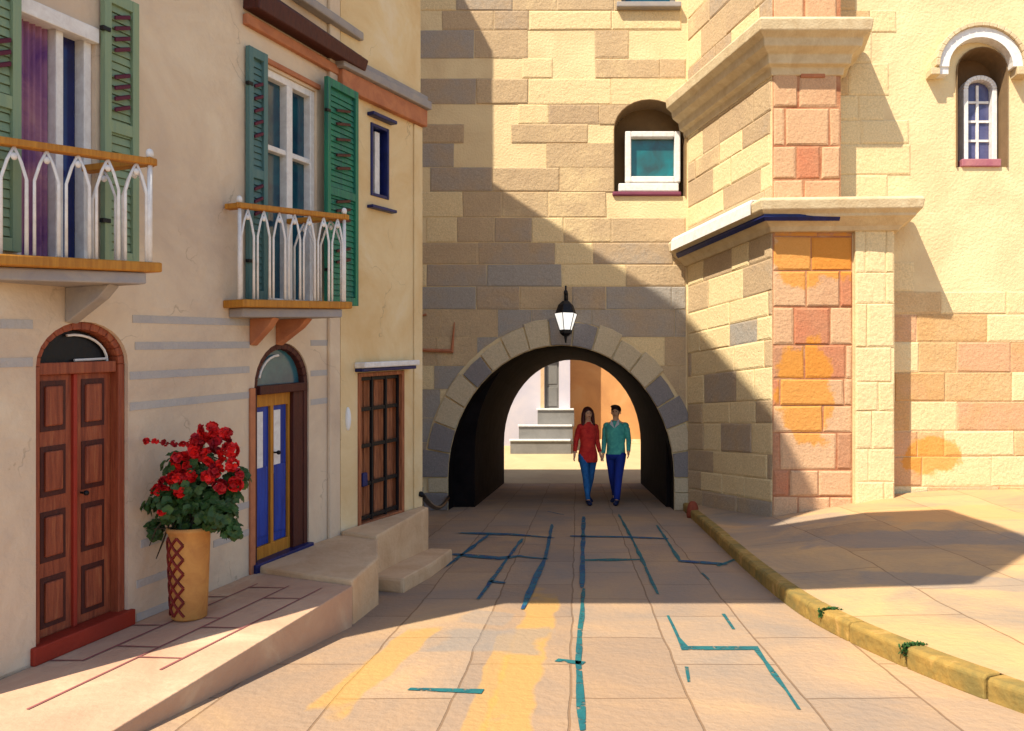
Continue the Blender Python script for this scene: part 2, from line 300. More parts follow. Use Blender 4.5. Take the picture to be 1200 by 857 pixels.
# ------------------------------------------------------------------ wall frames
A = Frame((-2.99, 4.23, .12), (.3, 1, .11))
uA1 = A.u(396)
B = Frame(A.P(uA1, 0, 0), (.4, 1, .11)); uB1 = B.u(490)
Cn = Frame((0, 12.9, 0), (1, 0, 0))
X1, Y1 = 1.85, 12.9; X2, Y2 = 2.70, 10.6; YR = 10.95
R1 = Frame((X1, Y1, 0), (X2-X1, Y2-Y1, 0))
R2 = Frame((X2, Y2, 0), (1, 0, 0))
R3 = Frame((3.5, YR, 0), (1, 0, 0))
def arch_poly(u0, u1, w0, ws, wt, n=14):            # opening with curved head
    c, a = (u0+u1)/2, (u1-u0)/2
    return [(u0, w0), (u1, w0)]+[(c+a*math.cos(math.pi*i/n), ws+(wt-ws)*math.sin(math.pi*i/n)) for i in range(n+1)]
def clip_half(poly, a, b, side):                    # keep the part of a convex polygon on one side of the line a-b
    out = []; f = lambda p: side*((b[0]-a[0])*(p[1]-a[1])-(b[1]-a[1])*(p[0]-a[0]))
    for i in range(len(poly)):
        p, q = poly[i], poly[(i+1) % len(poly)]; fp, fq = f(p), f(q)
        if fp >= 0: out.append(p)
        if (fp >= 0) != (fq >= 0):
            t = fp/(fp-fq); out.append((p[0]+(q[0]-p[0])*t, p[1]+(q[1]-p[1])*t))
    return out
def minus(poly, hole):                              # convex polygon minus convex CCW hole -> convex pieces
    xs = [p[0] for p in poly]; ys = [p[1] for p in poly]; hx = [p[0] for p in hole]; hy = [p[1] for p in hole]
    if max(xs) <= min(hx) or min(xs) >= max(hx) or max(ys) <= min(hy) or min(ys) >= max(hy): return [poly], False
    out = []; rest = poly
    for i in range(len(hole)):
        a, b = hole[i], hole[(i+1) % len(hole)]
        if abs(a[0]-b[0])+abs(a[1]-b[1]) < 1e-6: continue
        o = clip_half(rest, a, b, -1)
        if len(o) > 2: out.append(o)
        rest = clip_half(rest, a, b, 1)
        if len(rest) < 3: return out, True
    return out, True
def masonry(mb, fr, u0, u1, w0, w1, holes=(), ch=.42, bl=(.7, 1.25), d=.015, gap=.008, tintf=None, seed=1, v=0.0):
    rnd = random.Random(seed); w = w0; row = 0
    k = fr.l
    while w < w1-.05:
        h = min(ch*rnd.uniform(.74, 1.16), w1-w); 
        if w1-(w+h) < .12: h = w1-w
        u = u0-(rnd.uniform(.2, .8)*bl[0]/k)
        while u < u1:
            L_ = rnd.uniform(bl[0]*.72, bl[1]*1.12)/k
            a, b = max(u, u0), min(u+L_, u1)
            if b-a > .06/k:
                g = gap/2; rect = [(a+g/k, w+g), (b-g/k, w+g), (b-g/k, w+h-g), (a+g/k, w+h-g)]
                pieces, cut = [rect], False
                for hl in holes:
                    np_ = []
                    for p in pieces:
                        q, c = minus(p, hl); np_ += q; cut |= c
                    pieces = np_
                t = tintf((a+b)/2, w+h/2, rnd) if tintf else rnd.random()
                if t is None: u += L_; continue
                dd = d*rnd.uniform(.55, 1.25)
                if not cut:
                    e = .022; j = lambda: rnd.uniform(-.010, .010)
                    ia = [(rect[0][0]+(e+j())/k, rect[0][1]+e+j()), (rect[1][0]-(e+j())/k, rect[1][1]+e+j()), (rect[2][0]-(e+j())/k, rect[2][1]-e+j()), (rect[3][0]+(e+j())/k, rect[3][1]-e+j())]
                    rect = [(p[0]+rnd.uniform(-.007,.007)/k, p[1]+rnd.uniform(-.006,.006)) for p in rect]; bk = [fr.P(p[0], v-.01, p[1]) for p in rect]; md = [fr.P(p[0], v+dd*.45, p[1]) for p in rect]; ft = [fr.P(p[0], v+dd, p[1]) for p in ia]
                    mb.rings([bk, md, ft]); mb.t[-10:] = [t]*10
                else:
                    for p in pieces:
                        if len(p) > 2: mb.prism(fr, p, v-.01, v+dd*.8, tint=t)
            u += L_
        w += h; row += 1

# ------------------------------------------------------------------ ground, road, pavements
mb = MB(); mb.add([(-80, -60, -.03), (80, -60, -.03), (80, 120, -.03), (-80, 120, -.03)], [(0, 1, 2, 3)])
struct(mb.build('ground', M['earth']))
mb = MB(); mb.add([(-6, -12, 0), (8, -12, 0), (8, 19.9, 0), (-6, 19.9, 0)], [(0, 1, 2, 3)])
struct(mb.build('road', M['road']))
# courtyard beyond the arch climbs gently
mb = MB(); mb.add([(-12, 18.7, .004), (12, 18.7, .004), (12, 24.2, .80), (-12, 24.2, .80), (12, 40, .85), (-12, 40, .85)], [(0, 1, 2, 3), (3, 2, 4, 5)])
struct(mb.build('courtyard_ground', M['court_ground']))
def polyline(mb, pts, wd, z=.005, zf=None):
    P = [gp(x, y) for x, y in pts]
    fine = []
    for i in range(len(P)-1):
        n = max(1, int((P[i+1]-P[i]).length/.25))
        for k in range(n): fine.append(P[i].lerp(P[i+1], k/n))
    fine.append(P[-1]); V = []
    for i, p in enumerate(fine):
        d = (fine[min(i+1, len(fine)-1)]-fine[max(i-1, 0)]).normalized(); s = Vector((d.y, -d.x, 0))
        w_ = wd*(1+2.6*abs(d.x)**2)*random.uniform(.55, 1.35)*(.5 if i in (0, len(fine)-1) else 1)
        V += [p+s*w_/2+Vector((random.uniform(-.008, .008), 0, z)), p-s*w_/2+Vector((0, random.uniform(-.008, .008), z))]
    mb.add(V, [(2*i, 2*i+1, 2*i+3, 2*i+2) for i in range(len(fine)-1)])
teal, blue = MB(), MB()
for pts in [[(783,722),(795,748),(803,760),(885,760),(937,832)], [(848,720),(860,738)], [(480,808),(566,811)], [(652,774),(684,778)],
            [(725,603),(745,640),(771,697)], [(685,657),(750,656)], [(770,616),(797,658)], [(840,664),(872,652)], [(823,672),(831,680)], [(684,690),(677,775),(683,857)], [(804,782),(808,800)]]:
    polyline(teal, pts, .038, .0045)
for pts in [[(684,606),(682,690)], [(537,625),(600,627),(650,631)], [(668,629),(735,630),(783,632)], [(523,665),(573,627)], [(560,703),(612,632)], [(530,650),(585,655),(612,652)],
            [(612,653),(642,656)], [(647,615),(640,652),(612,715)], [(642,600),(661,604)], [(795,658),(852,662)], [(575,682),(592,684)]]:
    polyline(blue, pts, .048, .0085)
struct(teal.build('road_joints', M['tealjoint'])); struct(blue.build('road_joints', M['bluejoint']))
# left pavement, laid in brick, climbing along the house
uP = A.u(300); mb = MB()
va = lambda u: 1.12-.06*(u+1)
top = [A.P(-1.5, 0, 0), A.P(uP, 0, 0), A.P(uP-.15, va(uP), 0), A.P(-1.5, va(-1.5), 0)]
mb.slab(top, -.02)
struct(mb.build('pavement', M['paving'], bevel=.02))
pj = MB()
def astrip(u0, v0, u1, v1, wd=.018):
    p, q = A.P(u0, v0, .004), A.P(u1, v1, .004); d = (q-p).normalized(); s = Vector((d.y, -d.x, 0))*wd/2
    pj.add([p+s, q+s*.6, q-s*.6, p-s], [(0, 1, 2, 3)])
rr = random.Random(3)
for r_ in range(0, 3):
    v = .22+.27*r_; us = -1.4
    astrip(-.4 if r_ % 2 else .1, v, uP-.25, v+.01)
    while us < uP-.3:
        if us > .0: astrip(us+(.25 if r_ % 2 else 0), v-.27 if r_ else .03, us+(.25 if r_ % 2 else 0)+.04, v, .02)
        us += rr.uniform(.42, .6)
struct(pj.build('pavement_joints', M['pavejoint']))

# right pavement and kerb
K = [(1.84, 12.88), (1.81, 11.6), (1.78, 10), (1.74, 8.2), (1.73, 6.8), (1.77, 5.7), (1.95, 4.8), (2.25, 3.95), (2.75, 3.1), (3.5, 2.4), (4.6, 1.9)]
Fp = [(1.86, 12.95, .12), (2.2, 12.0, .13), (2.72, 10.75, .16), (3.5, 10.7, .30), (4.4, 10.8, .46), (5.5, 11.0, .52), (9, 11, .55), (9.5, 8, .45), (9.5, 5, .3), (9, 3, .2), (7, 1.2, .12)]
N = 14; V = []; Fc = []; K0 = K
for i in range(len(K)):
    for j in range(N+1):
        t = j/N; a = Vector((K[i][0]+.05, K[i][1], .125)); b = Vector(Fp[i]); p = a.lerp(b, t)
        p.z = .125+(b.z-.125)*t**1.3+.012*math.sin(p.x*3.1+p.y*1.7)*math.sin(math.pi*t); V.append(p)
for i in range(len(K)-1):
    for j in range(N): a = i*(N+1)+j; Fc.append((a, a+1, a+N+2, a+N+1))
mb = MB(); mb.add(V, Fc); struct(mb.build('pavement', M['ramp'], smooth=True))
# kerb stones: one run with open joints
def smooth_path(K, n):
    out = []
    for i in range(len(K)-1):
        p0 = K[max(i-1, 0)]; p1 = K[i]; p2 = K[i+1]; p3 = K[min(i+2, len(K)-1)]
        for k in range(n):
            t = k/n; out.append(tuple(.5*((2*p1[c])+(-p0[c]+p2[c])*t+(2*p0[c]-5*p1[c]+4*p2[c]-p3[c])*t*t+(-p0[c]+3*p1[c]-3*p2[c]+p3[c])*t**3) for c in (0, 1)))
    out.append(K[-1]); return out
KP = smooth_path(K, 8); mb = MB(); i = 0; KJ = []
prof = [(-.06, -.01), (-.065, .11), (-.045, .128), (.055, .132), (.065, .12), (.065, -.01)]
while i < len(KP)-1:
    j = min(i+5, len(KP)-1); seg = [Vector(p) for p in KP[i:j+1]]
    if len(seg) > 1:
        seg[0] = seg[0].lerp(seg[1], .06); seg[-1] = seg[-1].lerp(seg[-2], .06)
        dz = random.uniform(-.006, .006)
        mb.sweep([(p.x, p.y) for p in seg], dz, [(-o, u) for o, u in prof])
        KJ.append(KP[j])
    i = j
struct(mb.build('kerb', M['kerb'], bevel=.012))

# ------------------------------------------------------------------ left house (A and B)
house = thing('town_house', 'beige plastered town house on the left with two balconies, arched doors and gate', 'house', (-3.4, 5.5, 0))
HA = 6.0
def px_arch(fr, x0, x1, xc, yt, ys, w0=0.0, v=0):
    u0, u1 = fr.u(x0, v), fr.u(x1, v); return u0, u1, w0, fr.uw(xc, ys, v)[1], fr.uw(xc, yt, v)[1]
d1 = px_arch(A, 42, 150, 96, 377, 428, .03); d2 = px_arch(A, 298, 362, 328, 402, 452, .03)
sl1 = A.uw(178, 303, .45)[1]                         # balcony floors
def rect(u0, u1, w0, w1): return [(u0, w0), (u1, w0), (u1, w1), (u0, w1)]
w1u0, w1u1 = A.u(20), A.u(112); w1w1 = A.uw(66, 20)[1]
w2u0, w2u1 = A.u(309), A.u(371); w2w1 = A.uw(340, 92)[1]
# balcony geometry: trapezoid floors, deeper at the far end
def bal_pt(x, y, v): u, w = A.uw(x, y, v); return u, v, w
b1f = bal_pt(184, 306, .50); b1n = (A.u(-40, .10), .10); 
b2f = bal_pt(409, 354, .55); b2n = (A.u(266, .02), .16)
s1w, s2w = b1f[2]-.02, b2f[2]-.01
hole1, hole2 = arch_poly(*d1), arch_poly(*d2)
win1, win2 = rect(w1u0, w1u1, s1w+.02, w1w1), rect(w2u0, w2u1, s2w+.02, w2w1)
mb = MB(); mb.prism(A, rect(-.62, uA1, -.5, HA), -.45, 0, [hole1, hole2, win1, win2])
wallA = mb.build('wall', M['plaster'], house)
b3 = (B.u(416), B.u(470)); b3w0, b3w1 = B.uw(440, 612)[1], B.uw(440, 436)[1]
bw = (B.u(431), B.u(452)); bww0, bww1 = B.uw(441, 232)[1], B.uw(441, 148)[1]
mb = MB(); mb.prism(B, rect(-.0, uB1, -.5, HA), -.45, .03, [rect(b3[0], b3[1], b3w0, b3w1), rect(bw[0], bw[1], bww0, bww1)])
wallB = mb.build('wall', M['plaster_gold'], house)
# inner mass: floors and back so nothing shows through the openings, and the street side return
mb = MB(); mb.wbox(-7, -4.0, 3.75, 8.0, 0, 6.1); mb.prism(A, rect(-.60, uA1, -.4, HA-.02), -1.2, -.60); mb.prism(B, rect(0.05, uB1-.02, -.4, HA-.02), -1.2, -.60)
mb.build('inner_wall', M['plaster'], house)
# shallow course lines between the doors (grooves rendered darker, real strips cut by a raised band)
for x0, x1, y in [(155,292,376),(158,292,405),(152,292,437),(152,292,470),(165,205,632),(255,296,596),(255,296,560),(160,200,678),(160,205,715),(165,200,590),(364,392,402),(364,392,437),(364,392,470),(0,38,380),(0,38,425),(250,296,630)]:
    u0, u1 = A.u(x0), A.u(x1); w = A.uw((x0+x1)/2, y)[1]
    n = 8; mb = MB()
    for k in range(n):
        a, b = u0+(u1-u0)*k/n, u0+(u1-u0)*(k+1)/n; th = .05
        mb.box(A, a, b, -.004, .004, w-th/2, w+th/2)
    mb.build('course_line', M['groove'], house)
# pilaster at the joint of the two wall planes
mb = MB(); mb.box(A, uA1-.16, uA1-.01, 0, .035, 0, HA); mb.build('pilaster', M['plaster'], house, bevel=.01)

def ring_strip(mb, fr, hole, t, v0, v1, inner=True, start=2):   # band following an arched head and jambs
    pts = [hole[0]]+[hole[1]]+hole[2:]
    cx = (hole[0][0]+hole[1][0])/2; ws = hole[2][1]
    outer = [hole[1]]+hole[2:]+[hole[0]]                        # right foot, over the arch, left foot
    inn = []
    k = fr.l
    for (u, w) in outer:
        if w <= ws+1e-6: inn.append((u+(-t/k if u > cx else t/k), w))
        else:
            d = Vector(((u-cx)*k, w-ws)); l = d.length; d *= (l-t)/l; inn.append((cx+d.x/k, ws+d.y))
    for i in range(len(outer)-1):
        mb.prism(fr, [outer[i], outer[i+1], inn[i+1], inn[i]], v0, v1)
def arch_top(u0, u1, ws, wt, n=14, t=0): 
    c, a = (u0+u1)/2, (u1-u0)/2
    return [(c+(a-t)*math.cos(math.pi*i/n), ws+(wt-ws-t)*math.sin(math.pi*i/n)) for i in range(n+1)]
# door 1: two red-brown leaves of four panels, black fanlight
def door_one():
    u0, u1, w0, ws, wt = d1; v = -.10; c = (u0+u1)/2
    fr = MB(); ring_strip(fr, A, hole1, .045, v-.02, v+.075)
    fr.box(A, u0+.045, u1-.045, v-.02, v+.06, ws-.05, ws+.02)
    frame = fr.build('door', M['brown'], house, bevel=.006)
    frame['label'] = 'red brown panelled double door under a black fanlight'
    th = MB(); th.box(A, u0-.03, u1+.03, v, .03, w0-.03, w0+.07); th.build('threshold', mat('red threshold', (.33,.03,.012,1), .6), frame, bevel=.008)
    m_ = (ws-.05)
    for s_ in (0, 1):
        a, b = (u0+.045, c-.004) if s_ == 0 else (c+.004, u1-.045)
        lf = MB(); lf.box(A, a, b, v-.03, v+.01, w0+.07, m_)
        leaf = lf.build('door_leaf', M['brown'], frame, bevel=.004)
        H = (m_-w0-.07)
        for k in range(4):
            pa, pb = w0+.07+H*(k/4)+.05, w0+.07+H*((k+1)/4)-.035
            ua, ub = a+.045, b-.045
            gv = MB(); gv.box(A, ua, ub, v+.0, v+.014, pa, pb); gv.build('panel_moulding', M['brown_dk'], frame)
            pn = MB(); pn.box(A, ua+.022, ub-.022, v+.0, v+.028, pa+.03, pb-.03); pn.build('panel', M['brown'], frame, bevel=.008)
    b_ = MB(); b_.box(A, c-.012, c+.012, v, v+.03, w0+.07, m_); b_.build('meeting_rail', mat('red door rail', (.36,.035,.018,1), .5), frame, bevel=.004)
    g = MB(); g.prism(A, arch_top(u0, u1, ws+.02, wt, t=.05), v-.02, v+.0); g.build('fanlight', M['black'], frame)
    w_ = MB()
    at = arch_top(u0, u1, ws+.02, wt, t=.075)
    w_.tube([A.P(a, v+.02, b) for a, b in at[:9]], .008, 6); w_.tube([A.P(at[0][0], v+.02, ws+.035), A.P(c, v+.02, ws+.03)], .008, 6)
    w_.build('glazing_bar', M['white'], frame)
    h = MB(); h.ell(A.P(c+.05, v+.05, w0+.85), .016, .016, .016); h.tube([A.P(c+.05, v, w0+.85), A.P(c+.05, v+.05, w0+.85)], .007); h.build('handle', M['black'], frame, smooth=True)
door_one()
def door_two():
    u0, u1, w0, ws, wt = d2; v = -.085
    fr = MB(); ring_strip(fr, A, hole2, .05, -.14, -.012); fr.box(A, u1-.17, u1-.05, -.10, -.02, w0, ws-.06)
    fr.box(A, u0+.05, u1-.05, v+.02, v+.10, ws-.06, ws+.01)
    frame = fr.build('door', M['brown_dk'], house, bevel=.006); frame['label'] = 'blue glazed double door with ochre frame under a teal fanlight'
    a, b = u0+.05, u1-.17; m_ = ws-.06; c = (a+b)/2
    o = MB()
    for x, y, p, q in [(a, a+.035, w0, m_), (b-.025, b, w0, m_), (c-.018, c+.018, w0, m_), (a, b, m_-.10, m_), (a, b, w0, w0+.13)]: o.box(A, x, y, v-.02, v+.03+.002*random.random(), p, q)
    o.build('door_frame', M['ochre'], frame, bevel=.004)
    for p, q in ((a+.035, c-.018), (c+.018, b-.025)):
        bl = MB(); bl.box(A, p, q, v-.02, v+.008, w0+.13, m_-.10); bl.build('door_leaf', M['blue'], frame, bevel=.003)
        pn = MB(); pn.box(A, p+.02, q-.02, v+.0, v+.02, w0+.2, w0+.75); pn.build('panel', M['blue'], frame, bevel=.006)
        glint = MB(); H = m_-.10-w0; glint.box(A, p+.02, p+.02+(q-p)*.45, v+.006, v+.014, w0+H*.55, m_-.14); glint.build('curtain', M['white'], frame)  # white strip painted as a highlight on the door glass, not cloth
    g = MB(); g.prism(A, arch_top(u0, u1, ws+.01, wt, t=.05), v-.0, v+.02); g.build('fanlight', M['teal'], frame)
    w_ = MB(); at = arch_top(u0, u1, ws+.02, wt, t=.10); w_.tube([A.P(x, v+.04, y) for x, y in at[7:14]], .010, 6); w_.build('glazing_bar', M['white'], frame)
    t = MB(); t.box(A, u0-.03, u1+.01, v, .045, w0-.06, w0+.035); t.build('threshold', M['navy'], frame, bevel=.006)
    j = MB(); j.box(A, u0-.06, u0-.006, 0, .02, -.02, ws); j.build('jamb', M['terra'], frame, bevel=.006)
    h = MB(); h.ell(A.P(c+.04, v+.06, w0+.85), .018, .018, .018); h.tube([A.P(c+.04, v, w0+.85), A.P(c+.04, v+.06, w0+.85)], .007); h.build('handle', M['black'], frame, smooth=True)
door_two()
# shutters
def shutter(u0, u1, w0, w1, mt, slat, ranges, fr=A, vo=.06, lab=None):
    s = MB(); st = .045
    s.box(fr, u0, u0+st, .012, .05, w0, w1); s.box(fr, u1-st, u1, .012, .05, w0, w1)
    for a, b in ((w0, w0+.07), (w1-.07, w1), ((w0+w1)/2-.03, (w0+w1)/2+.04)): s.box(fr, u0+st, u1-st, .012, .048, a, b)
    n = int((w1-w0)/.05)
    for k in range(n):
        w = w0+.03+k*.05
        if w+.035 > w1-.06: break
        s.hexa([fr.P(u0+st, .016, w+.002), fr.P(u1-st, .016, w+.002), fr.P(u1-st, .034, w), fr.P(u0+st, .034, w),
                fr.P(u0+st, .016, w+.048), fr.P(u1-st, .016, w+.048), fr.P(u1-st, .024, w+.046), fr.P(u0+st, .024, w+.046)])
    s.box(fr, u0+st, u1-st, .010, .014, w0+.07, w1-.07)
    o = s.build('shutter', mt, house, bevel=.003)
    if lab: o['label'] = lab
    H = w1-w0
    for f in ranges:
        d = MB()
        w = w0+H*f; cu = (u0+u1)/2; hw = (u1-u0)*.22; dw = .022
        d.hexa([fr.P(cu-hw, .042, w-.010-dw), fr.P(cu+hw, .042, w-.010+dw), fr.P(cu+hw, .056, w-.016+dw), fr.P(cu-hw, .056, w-.016-dw),
                fr.P(cu-hw, .042, w+.014-dw), fr.P(cu+hw, .042, w+.014+dw), fr.P(cu+hw, .056, w+.008+dw), fr.P(cu-hw, .056, w+.008-dw)])
        d.build('slat', slat, o, bevel=.003)
    for f in (.15, .85):
        h = MB(); h.box(fr, u0-.02, u0+.03, .03, .06, w0+H*f-.012, w0+H*f+.012); h.build('hinge', M['black'], o)
shutter(w1u1+.02, A.u(156), s1w+.05, w1w1+.28, M['green'], M['maroon'], [.58, .62, .66, .70, .80, .84, .88, .92], lab='sage green shutter with maroon slats beside the curtained window')
shutter(A.u(-30), w1u0-.012, s1w+.05, w1w1+.20, M['green'], M['maroon'], [.62, .66, .70], lab='sage green shutter cut by the left edge')
w2b = s2w+.03
shutter(A.u(286), w2u0-.01, w2b, w2w1+.07, M['teal_dk'], M['maroon'], [.35, .40, .45, .66, .71, .76, .81, .86], lab='greyed teal shutter left of the white window')
shutter(w2u1-.01, A.u(407), w2b, w2w1+.12, M['green_dk'], M['brown_dk'], [.20, .25, .38, .43, .47, .62, .68, .75, .82, .88], fr=Frame(A.P(0, .07, 0), A.du), lab='emerald green shutter right of the white window')
# windows
def frame_rect(mb, fr, u0, u1, w0, w1, t, v0, v1, tu=None):
    k = fr.l; tu = tu or t/k
    mb.box(fr, u0, u0+tu, v0, v1, w0, w1); mb.box(fr, u1-tu, u1, v0, v1, w0, w1); mb.box(fr, u0+tu, u1-tu, v0, v1-.002, w0, w0+t); mb.box(fr, u0+tu, u1-tu, v0, v1-.002, w1-t, w1)
def window_one():
    f = MB(); frame_rect(f, A, w1u0, w1u1, s1w, w1w1, .05, -.13, -.03); c = (w1u0*.42+w1u1*.58)
    f.box(A, c-.022, c+.022, -.13, -.035, s1w+.05, w1w1-.05); f.box(A, w1u0-.01, w1u1+.01, -.03, .02, w1w1-.06, w1w1+.03)
    w = f.build('window', M['white'], house, bevel=.006); w['label'] = 'tall white balcony window with a mauve curtain'
    cu = MB(); n = 26; V = []; a, b = w1u0+.05, c-.022
    for k in range(n+1):
        u = a+(b-a)*k/n; v = -.10+.014*math.sin(k*1.35)
        V += [A.P(u, v, s1w+.04), A.P(u, v, w1w1-.05)]
    cu.add(V, [(2*k, 2*k+2, 2*k+3, 2*k+1) for k in range(n)]); cu.build('curtain', M['curtain'], w, smooth=True)
    g = MB(); g.box(A, c+.022, w1u1-.05, -.115, -.10, s1w+.05, w1w1-.05); g.build('pane', M['glass_navy'], w)
    g = MB(); g.box(A, w1u0+.05, c-.022, -.135, -.125, s1w+.05, w1w1-.05); g.build('pane', M['glass_navy'], w)
window_one()
def window_two():
    f = MB(); frame_rect(f, A, w2u0, w2u1, s2w, w2w1, .06, -.12, -.02); c = (w2u0+w2u1)/2
    f.box(A, c-.035, c+.035, -.12, -.015, s2w+.06, w2w1-.06)
    mid = A.uw(340, 180)[1]
    for a, b in ((w2u0+.055, c-.035), (c+.035, w2u1-.055)): f.box(A, a, b, -.12, -.025, mid-.022, mid+.022)
    w = f.build('window', M['white'], house, bevel=.006); w['label'] = 'white four paned balcony window between teal and emerald shutters'
    for a, b in ((w2u0+.055, c-.035), (c+.035, w2u1-.055)):
        for p, q in ((s2w+.06, mid-.022), (mid+.022, w2w1-.06)):
            g = MB(); g.box(A, a, b, -.10, -.085, p, q); g.build('pane', M['glass'], w)
    l = MB(); l.box(A, w2u0-.02, w2u1+.02, 0, .03, w2w1+.02, w2w1+.06); l.build('lintel', M['terra'], w, bevel=.005)
window_two()
# timber hood over the balcony window, grey band above
u0, u1 = A.u(284), A.u(410); wh = A.uw(345, 46)[1]; mb = MB()
mb.hexa([A.P(u0, 0, wh), A.P(u1, 0, wh), A.P(u1, .17, wh-.02), A.P(u0, .15, wh-.02), A.P(u0+.02, 0, wh+.26), A.P(u1-.02, 0, wh+.20), A.P(u1+.02, .19, wh+.08), A.P(u0-.02, .17, wh+.12)])
hood = mb.build('window_hood', M['brown_dk'], house, bevel=.01); 
mb = MB(); mb.box(A, u0+.0, u1-.05, 0, .05, wh-.12, wh-.035); mb.build('trim', M['terra'], house, bevel=.01)
mb = MB(); mb.box(A, u0-.04, u1+.08, 0, .10, wh+.30, wh+.38); mb.build('string_course', M['slabgrey'], house, bevel=.015)
mb = MB(); q = A.uw(413, 78); mb.box(A, q[0]-.03, q[0]+.01, .0, .10, q[1]-.11, q[1]+.09); mb.build('bracket', M['navy'], house, bevel=.01)
# balconies
def balcony(n, f, sw, zr_near, label, brackets, nb, depth=.07):
    un, vn = n; uf, vf = f[0], f[1]
    sl = MB()
    def lip(e, w0, w1): return [A.P(un-e, 0, w0), A.P(uf+e, 0, w0), A.P(uf+e, vf+e, w0), A.P(un-e, vn+e, w0), A.P(un-e, 0, w1), A.P(uf+e, 0, w1), A.P(uf+e, vf+e, w1), A.P(un-e, vn+e, w1)]
    sl.hexa(lip(.02, sw-.045, sw+.012)); 
    b = sl.build('balcony', M['ochre'], house, bevel=.008); b['label'] = label
    s2 = MB(); s2.hexa(lip(-.035, sw-.045-depth, sw-.047)); s2.build('slab', M['slabgrey'], b, bevel=.01)
    for (u, v) in brackets:
        k = MB(); k.prism(Frame(A.P(u, 0, 0), tuple(A.n[i] for i in range(3))), [(0, sw-.046-depth), (v, sw-.046-depth), (v*.75, sw-.12-depth), (.02, sw-.25-depth), (0, sw-.25-depth)], -.035, .035)
        k.build('bracket', M['slabgrey'] if n[1] < .15 else M['terra'], b, bevel=.008)
    top = sw+zr_near
    path = [(un, 0.02), (un, vn-.03), (uf-.02, vf-.03), (uf-.02, 0.02)]
    h = MB()
    for i in range(3):
        (a, va_), (c, vc) = path[i], path[i+1]
        p, q = A.P(a, va_, top), A.P(c, vc, top); d = (q-p); d.z = 0; d.normalize(); s = Vector((d.y, -d.x, 0))*.028
        e = d*.028 if i != 1 else d*.03
        p2, q2 = p-e*(i != 0), q+e
        h.hexa([p2+s, q2+s, q2-s, p2-s]+[x+Vector((0, 0, .038+.001*i)) for x in (p2+s, q2+s, q2-s, p2-s)])
    h.build('handrail', M['ochre'], b, bevel=.006)
    def arch_pair(p, q, nm='baluster'):               # two uprights meeting in a pointed arch
        H0, H1 = sw+.01, top
        a, c = Vector(p), Vector(q); m_ = (a+c)/2; k = MB()
        zt = a.z+(H1-sw)-.012
        kk = (H1-sw); z1 = Vector((0, 0, kk*.70)); z2 = Vector((0, 0, kk*.86)); z3 = Vector((0, 0, kk*.99))
        k.tube([a, a+z1, a.lerp(m_, .45)+z2, m_+z3], [.0085, .008, .008, .007], 6); k.tube([c, c+z1, c.lerp(m_, .45)+z2, m_+z3], [.0105, .009, .009, .008], 6)
        k.ell(m_+Vector((0, 0, kk*.90)), .016, .016, .02, 8, 5)
        k.build(nm, M['white'], b, smooth=True)
    segs = [(path[1], path[2], nb), (path[2], path[3], max(2, int(nb*.35)))]
    for (a, va_), (c, vc), n_ in segs:
        for i in range(n_):
            t0, t1 = (i+.12)/n_, (i+.88)/n_
            arch_pair(A.P(a+(c-a)*t0, va_+(vc-va_)*t0, sw+.01), A.P(a+(c-a)*t1, va_+(vc-va_)*t1, sw+.01))
    for (a, va_) in path[1:3]:
        k = MB(); k.tube([A.P(a, va_, sw), A.P(a, va_, top+.02)], .014, 8); k.ell(A.P(a, va_, top+.065), .022, .022, .03, 8, 6); k.build('corner_post', M['white'], b, smooth=True)
h1 = A.uw(184, 190, .5)[1]-b1f[2]; h2 = A.uw(409, 259, .55)[1]-b2f[2]
balcony(b1n, b1f, s1w, h1, 'larger balcony at the upper left with white arched railings', [(b1f[0]-.12, .33)], 6)
balcony(b2n, b2f, s2w, h2+.02, 'small balcony below the white window with white railings', [(b2n[0]+.28, .22), (b2f[0]-.15, .30)], 7)
# B: cornice band, small window, gate
q0, q1 = B.uw(412, 92)[1], B.uw(412, 108)[1]; mb = MB(); mb.box(B, -.05, uB1+.03, .03, .10, q1-.05, q0); mb.build('cornice', M['terra'], house, bevel=.012)
mb = MB(); mb.box(B, -.08, uB1+.05, .03, .14, q0+.002, q0+.09); mb.box(B, -.06, uB1+.04, .03, .10, q0+.09, q0+.15); mb.build('cornice', M['slabgrey'], house, bevel=.012)
mb = MB(); mb.box(B, uB1-.13, uB1+.012, .03, .05, 0, q1-.05); mb.build('quoin', M['plaster_gold'], house, bevel=.01)
def small_window():
    f = MB(); frame_rect(f, B, bw[0], bw[1], bww0, bww1, .03, -.08, .045)
    w = f.build('window', M['navy'], house, bevel=.005); w['label'] = 'narrow navy framed window above the barred gate'
    g = MB(); g.box(B, bw[0]+.03, bw[1]-.03, -.07, -.05, bww0+.03, bww1-.03); g.build('pane', M['black'], w)
    c = MB(); m_ = (bw[0]+bw[1])/2; c.box(B, m_-.015, m_+.055, -.05, -.01, bww0+.035, bww1-.05); c.box(B, bw[0]+.03, bw[0]+.05, -.05, -.01, bww0+.035, bww0+.25); c.build('casement', M['white'], w, bevel=.004)
    h = MB(); h.box(B, bw[0]-.05, bw[1]+.04, .03, .11, bww1+.05, bww1+.085); h.build('hood', M['navy'], w, bevel=.008)
    s = MB(); s.box(B, bw[0]-.05, bw[1]+.05, .03, .10, bww0-.13, bww0-.10); s.build('sill', M['navy'], w, bevel=.006)
small_window()
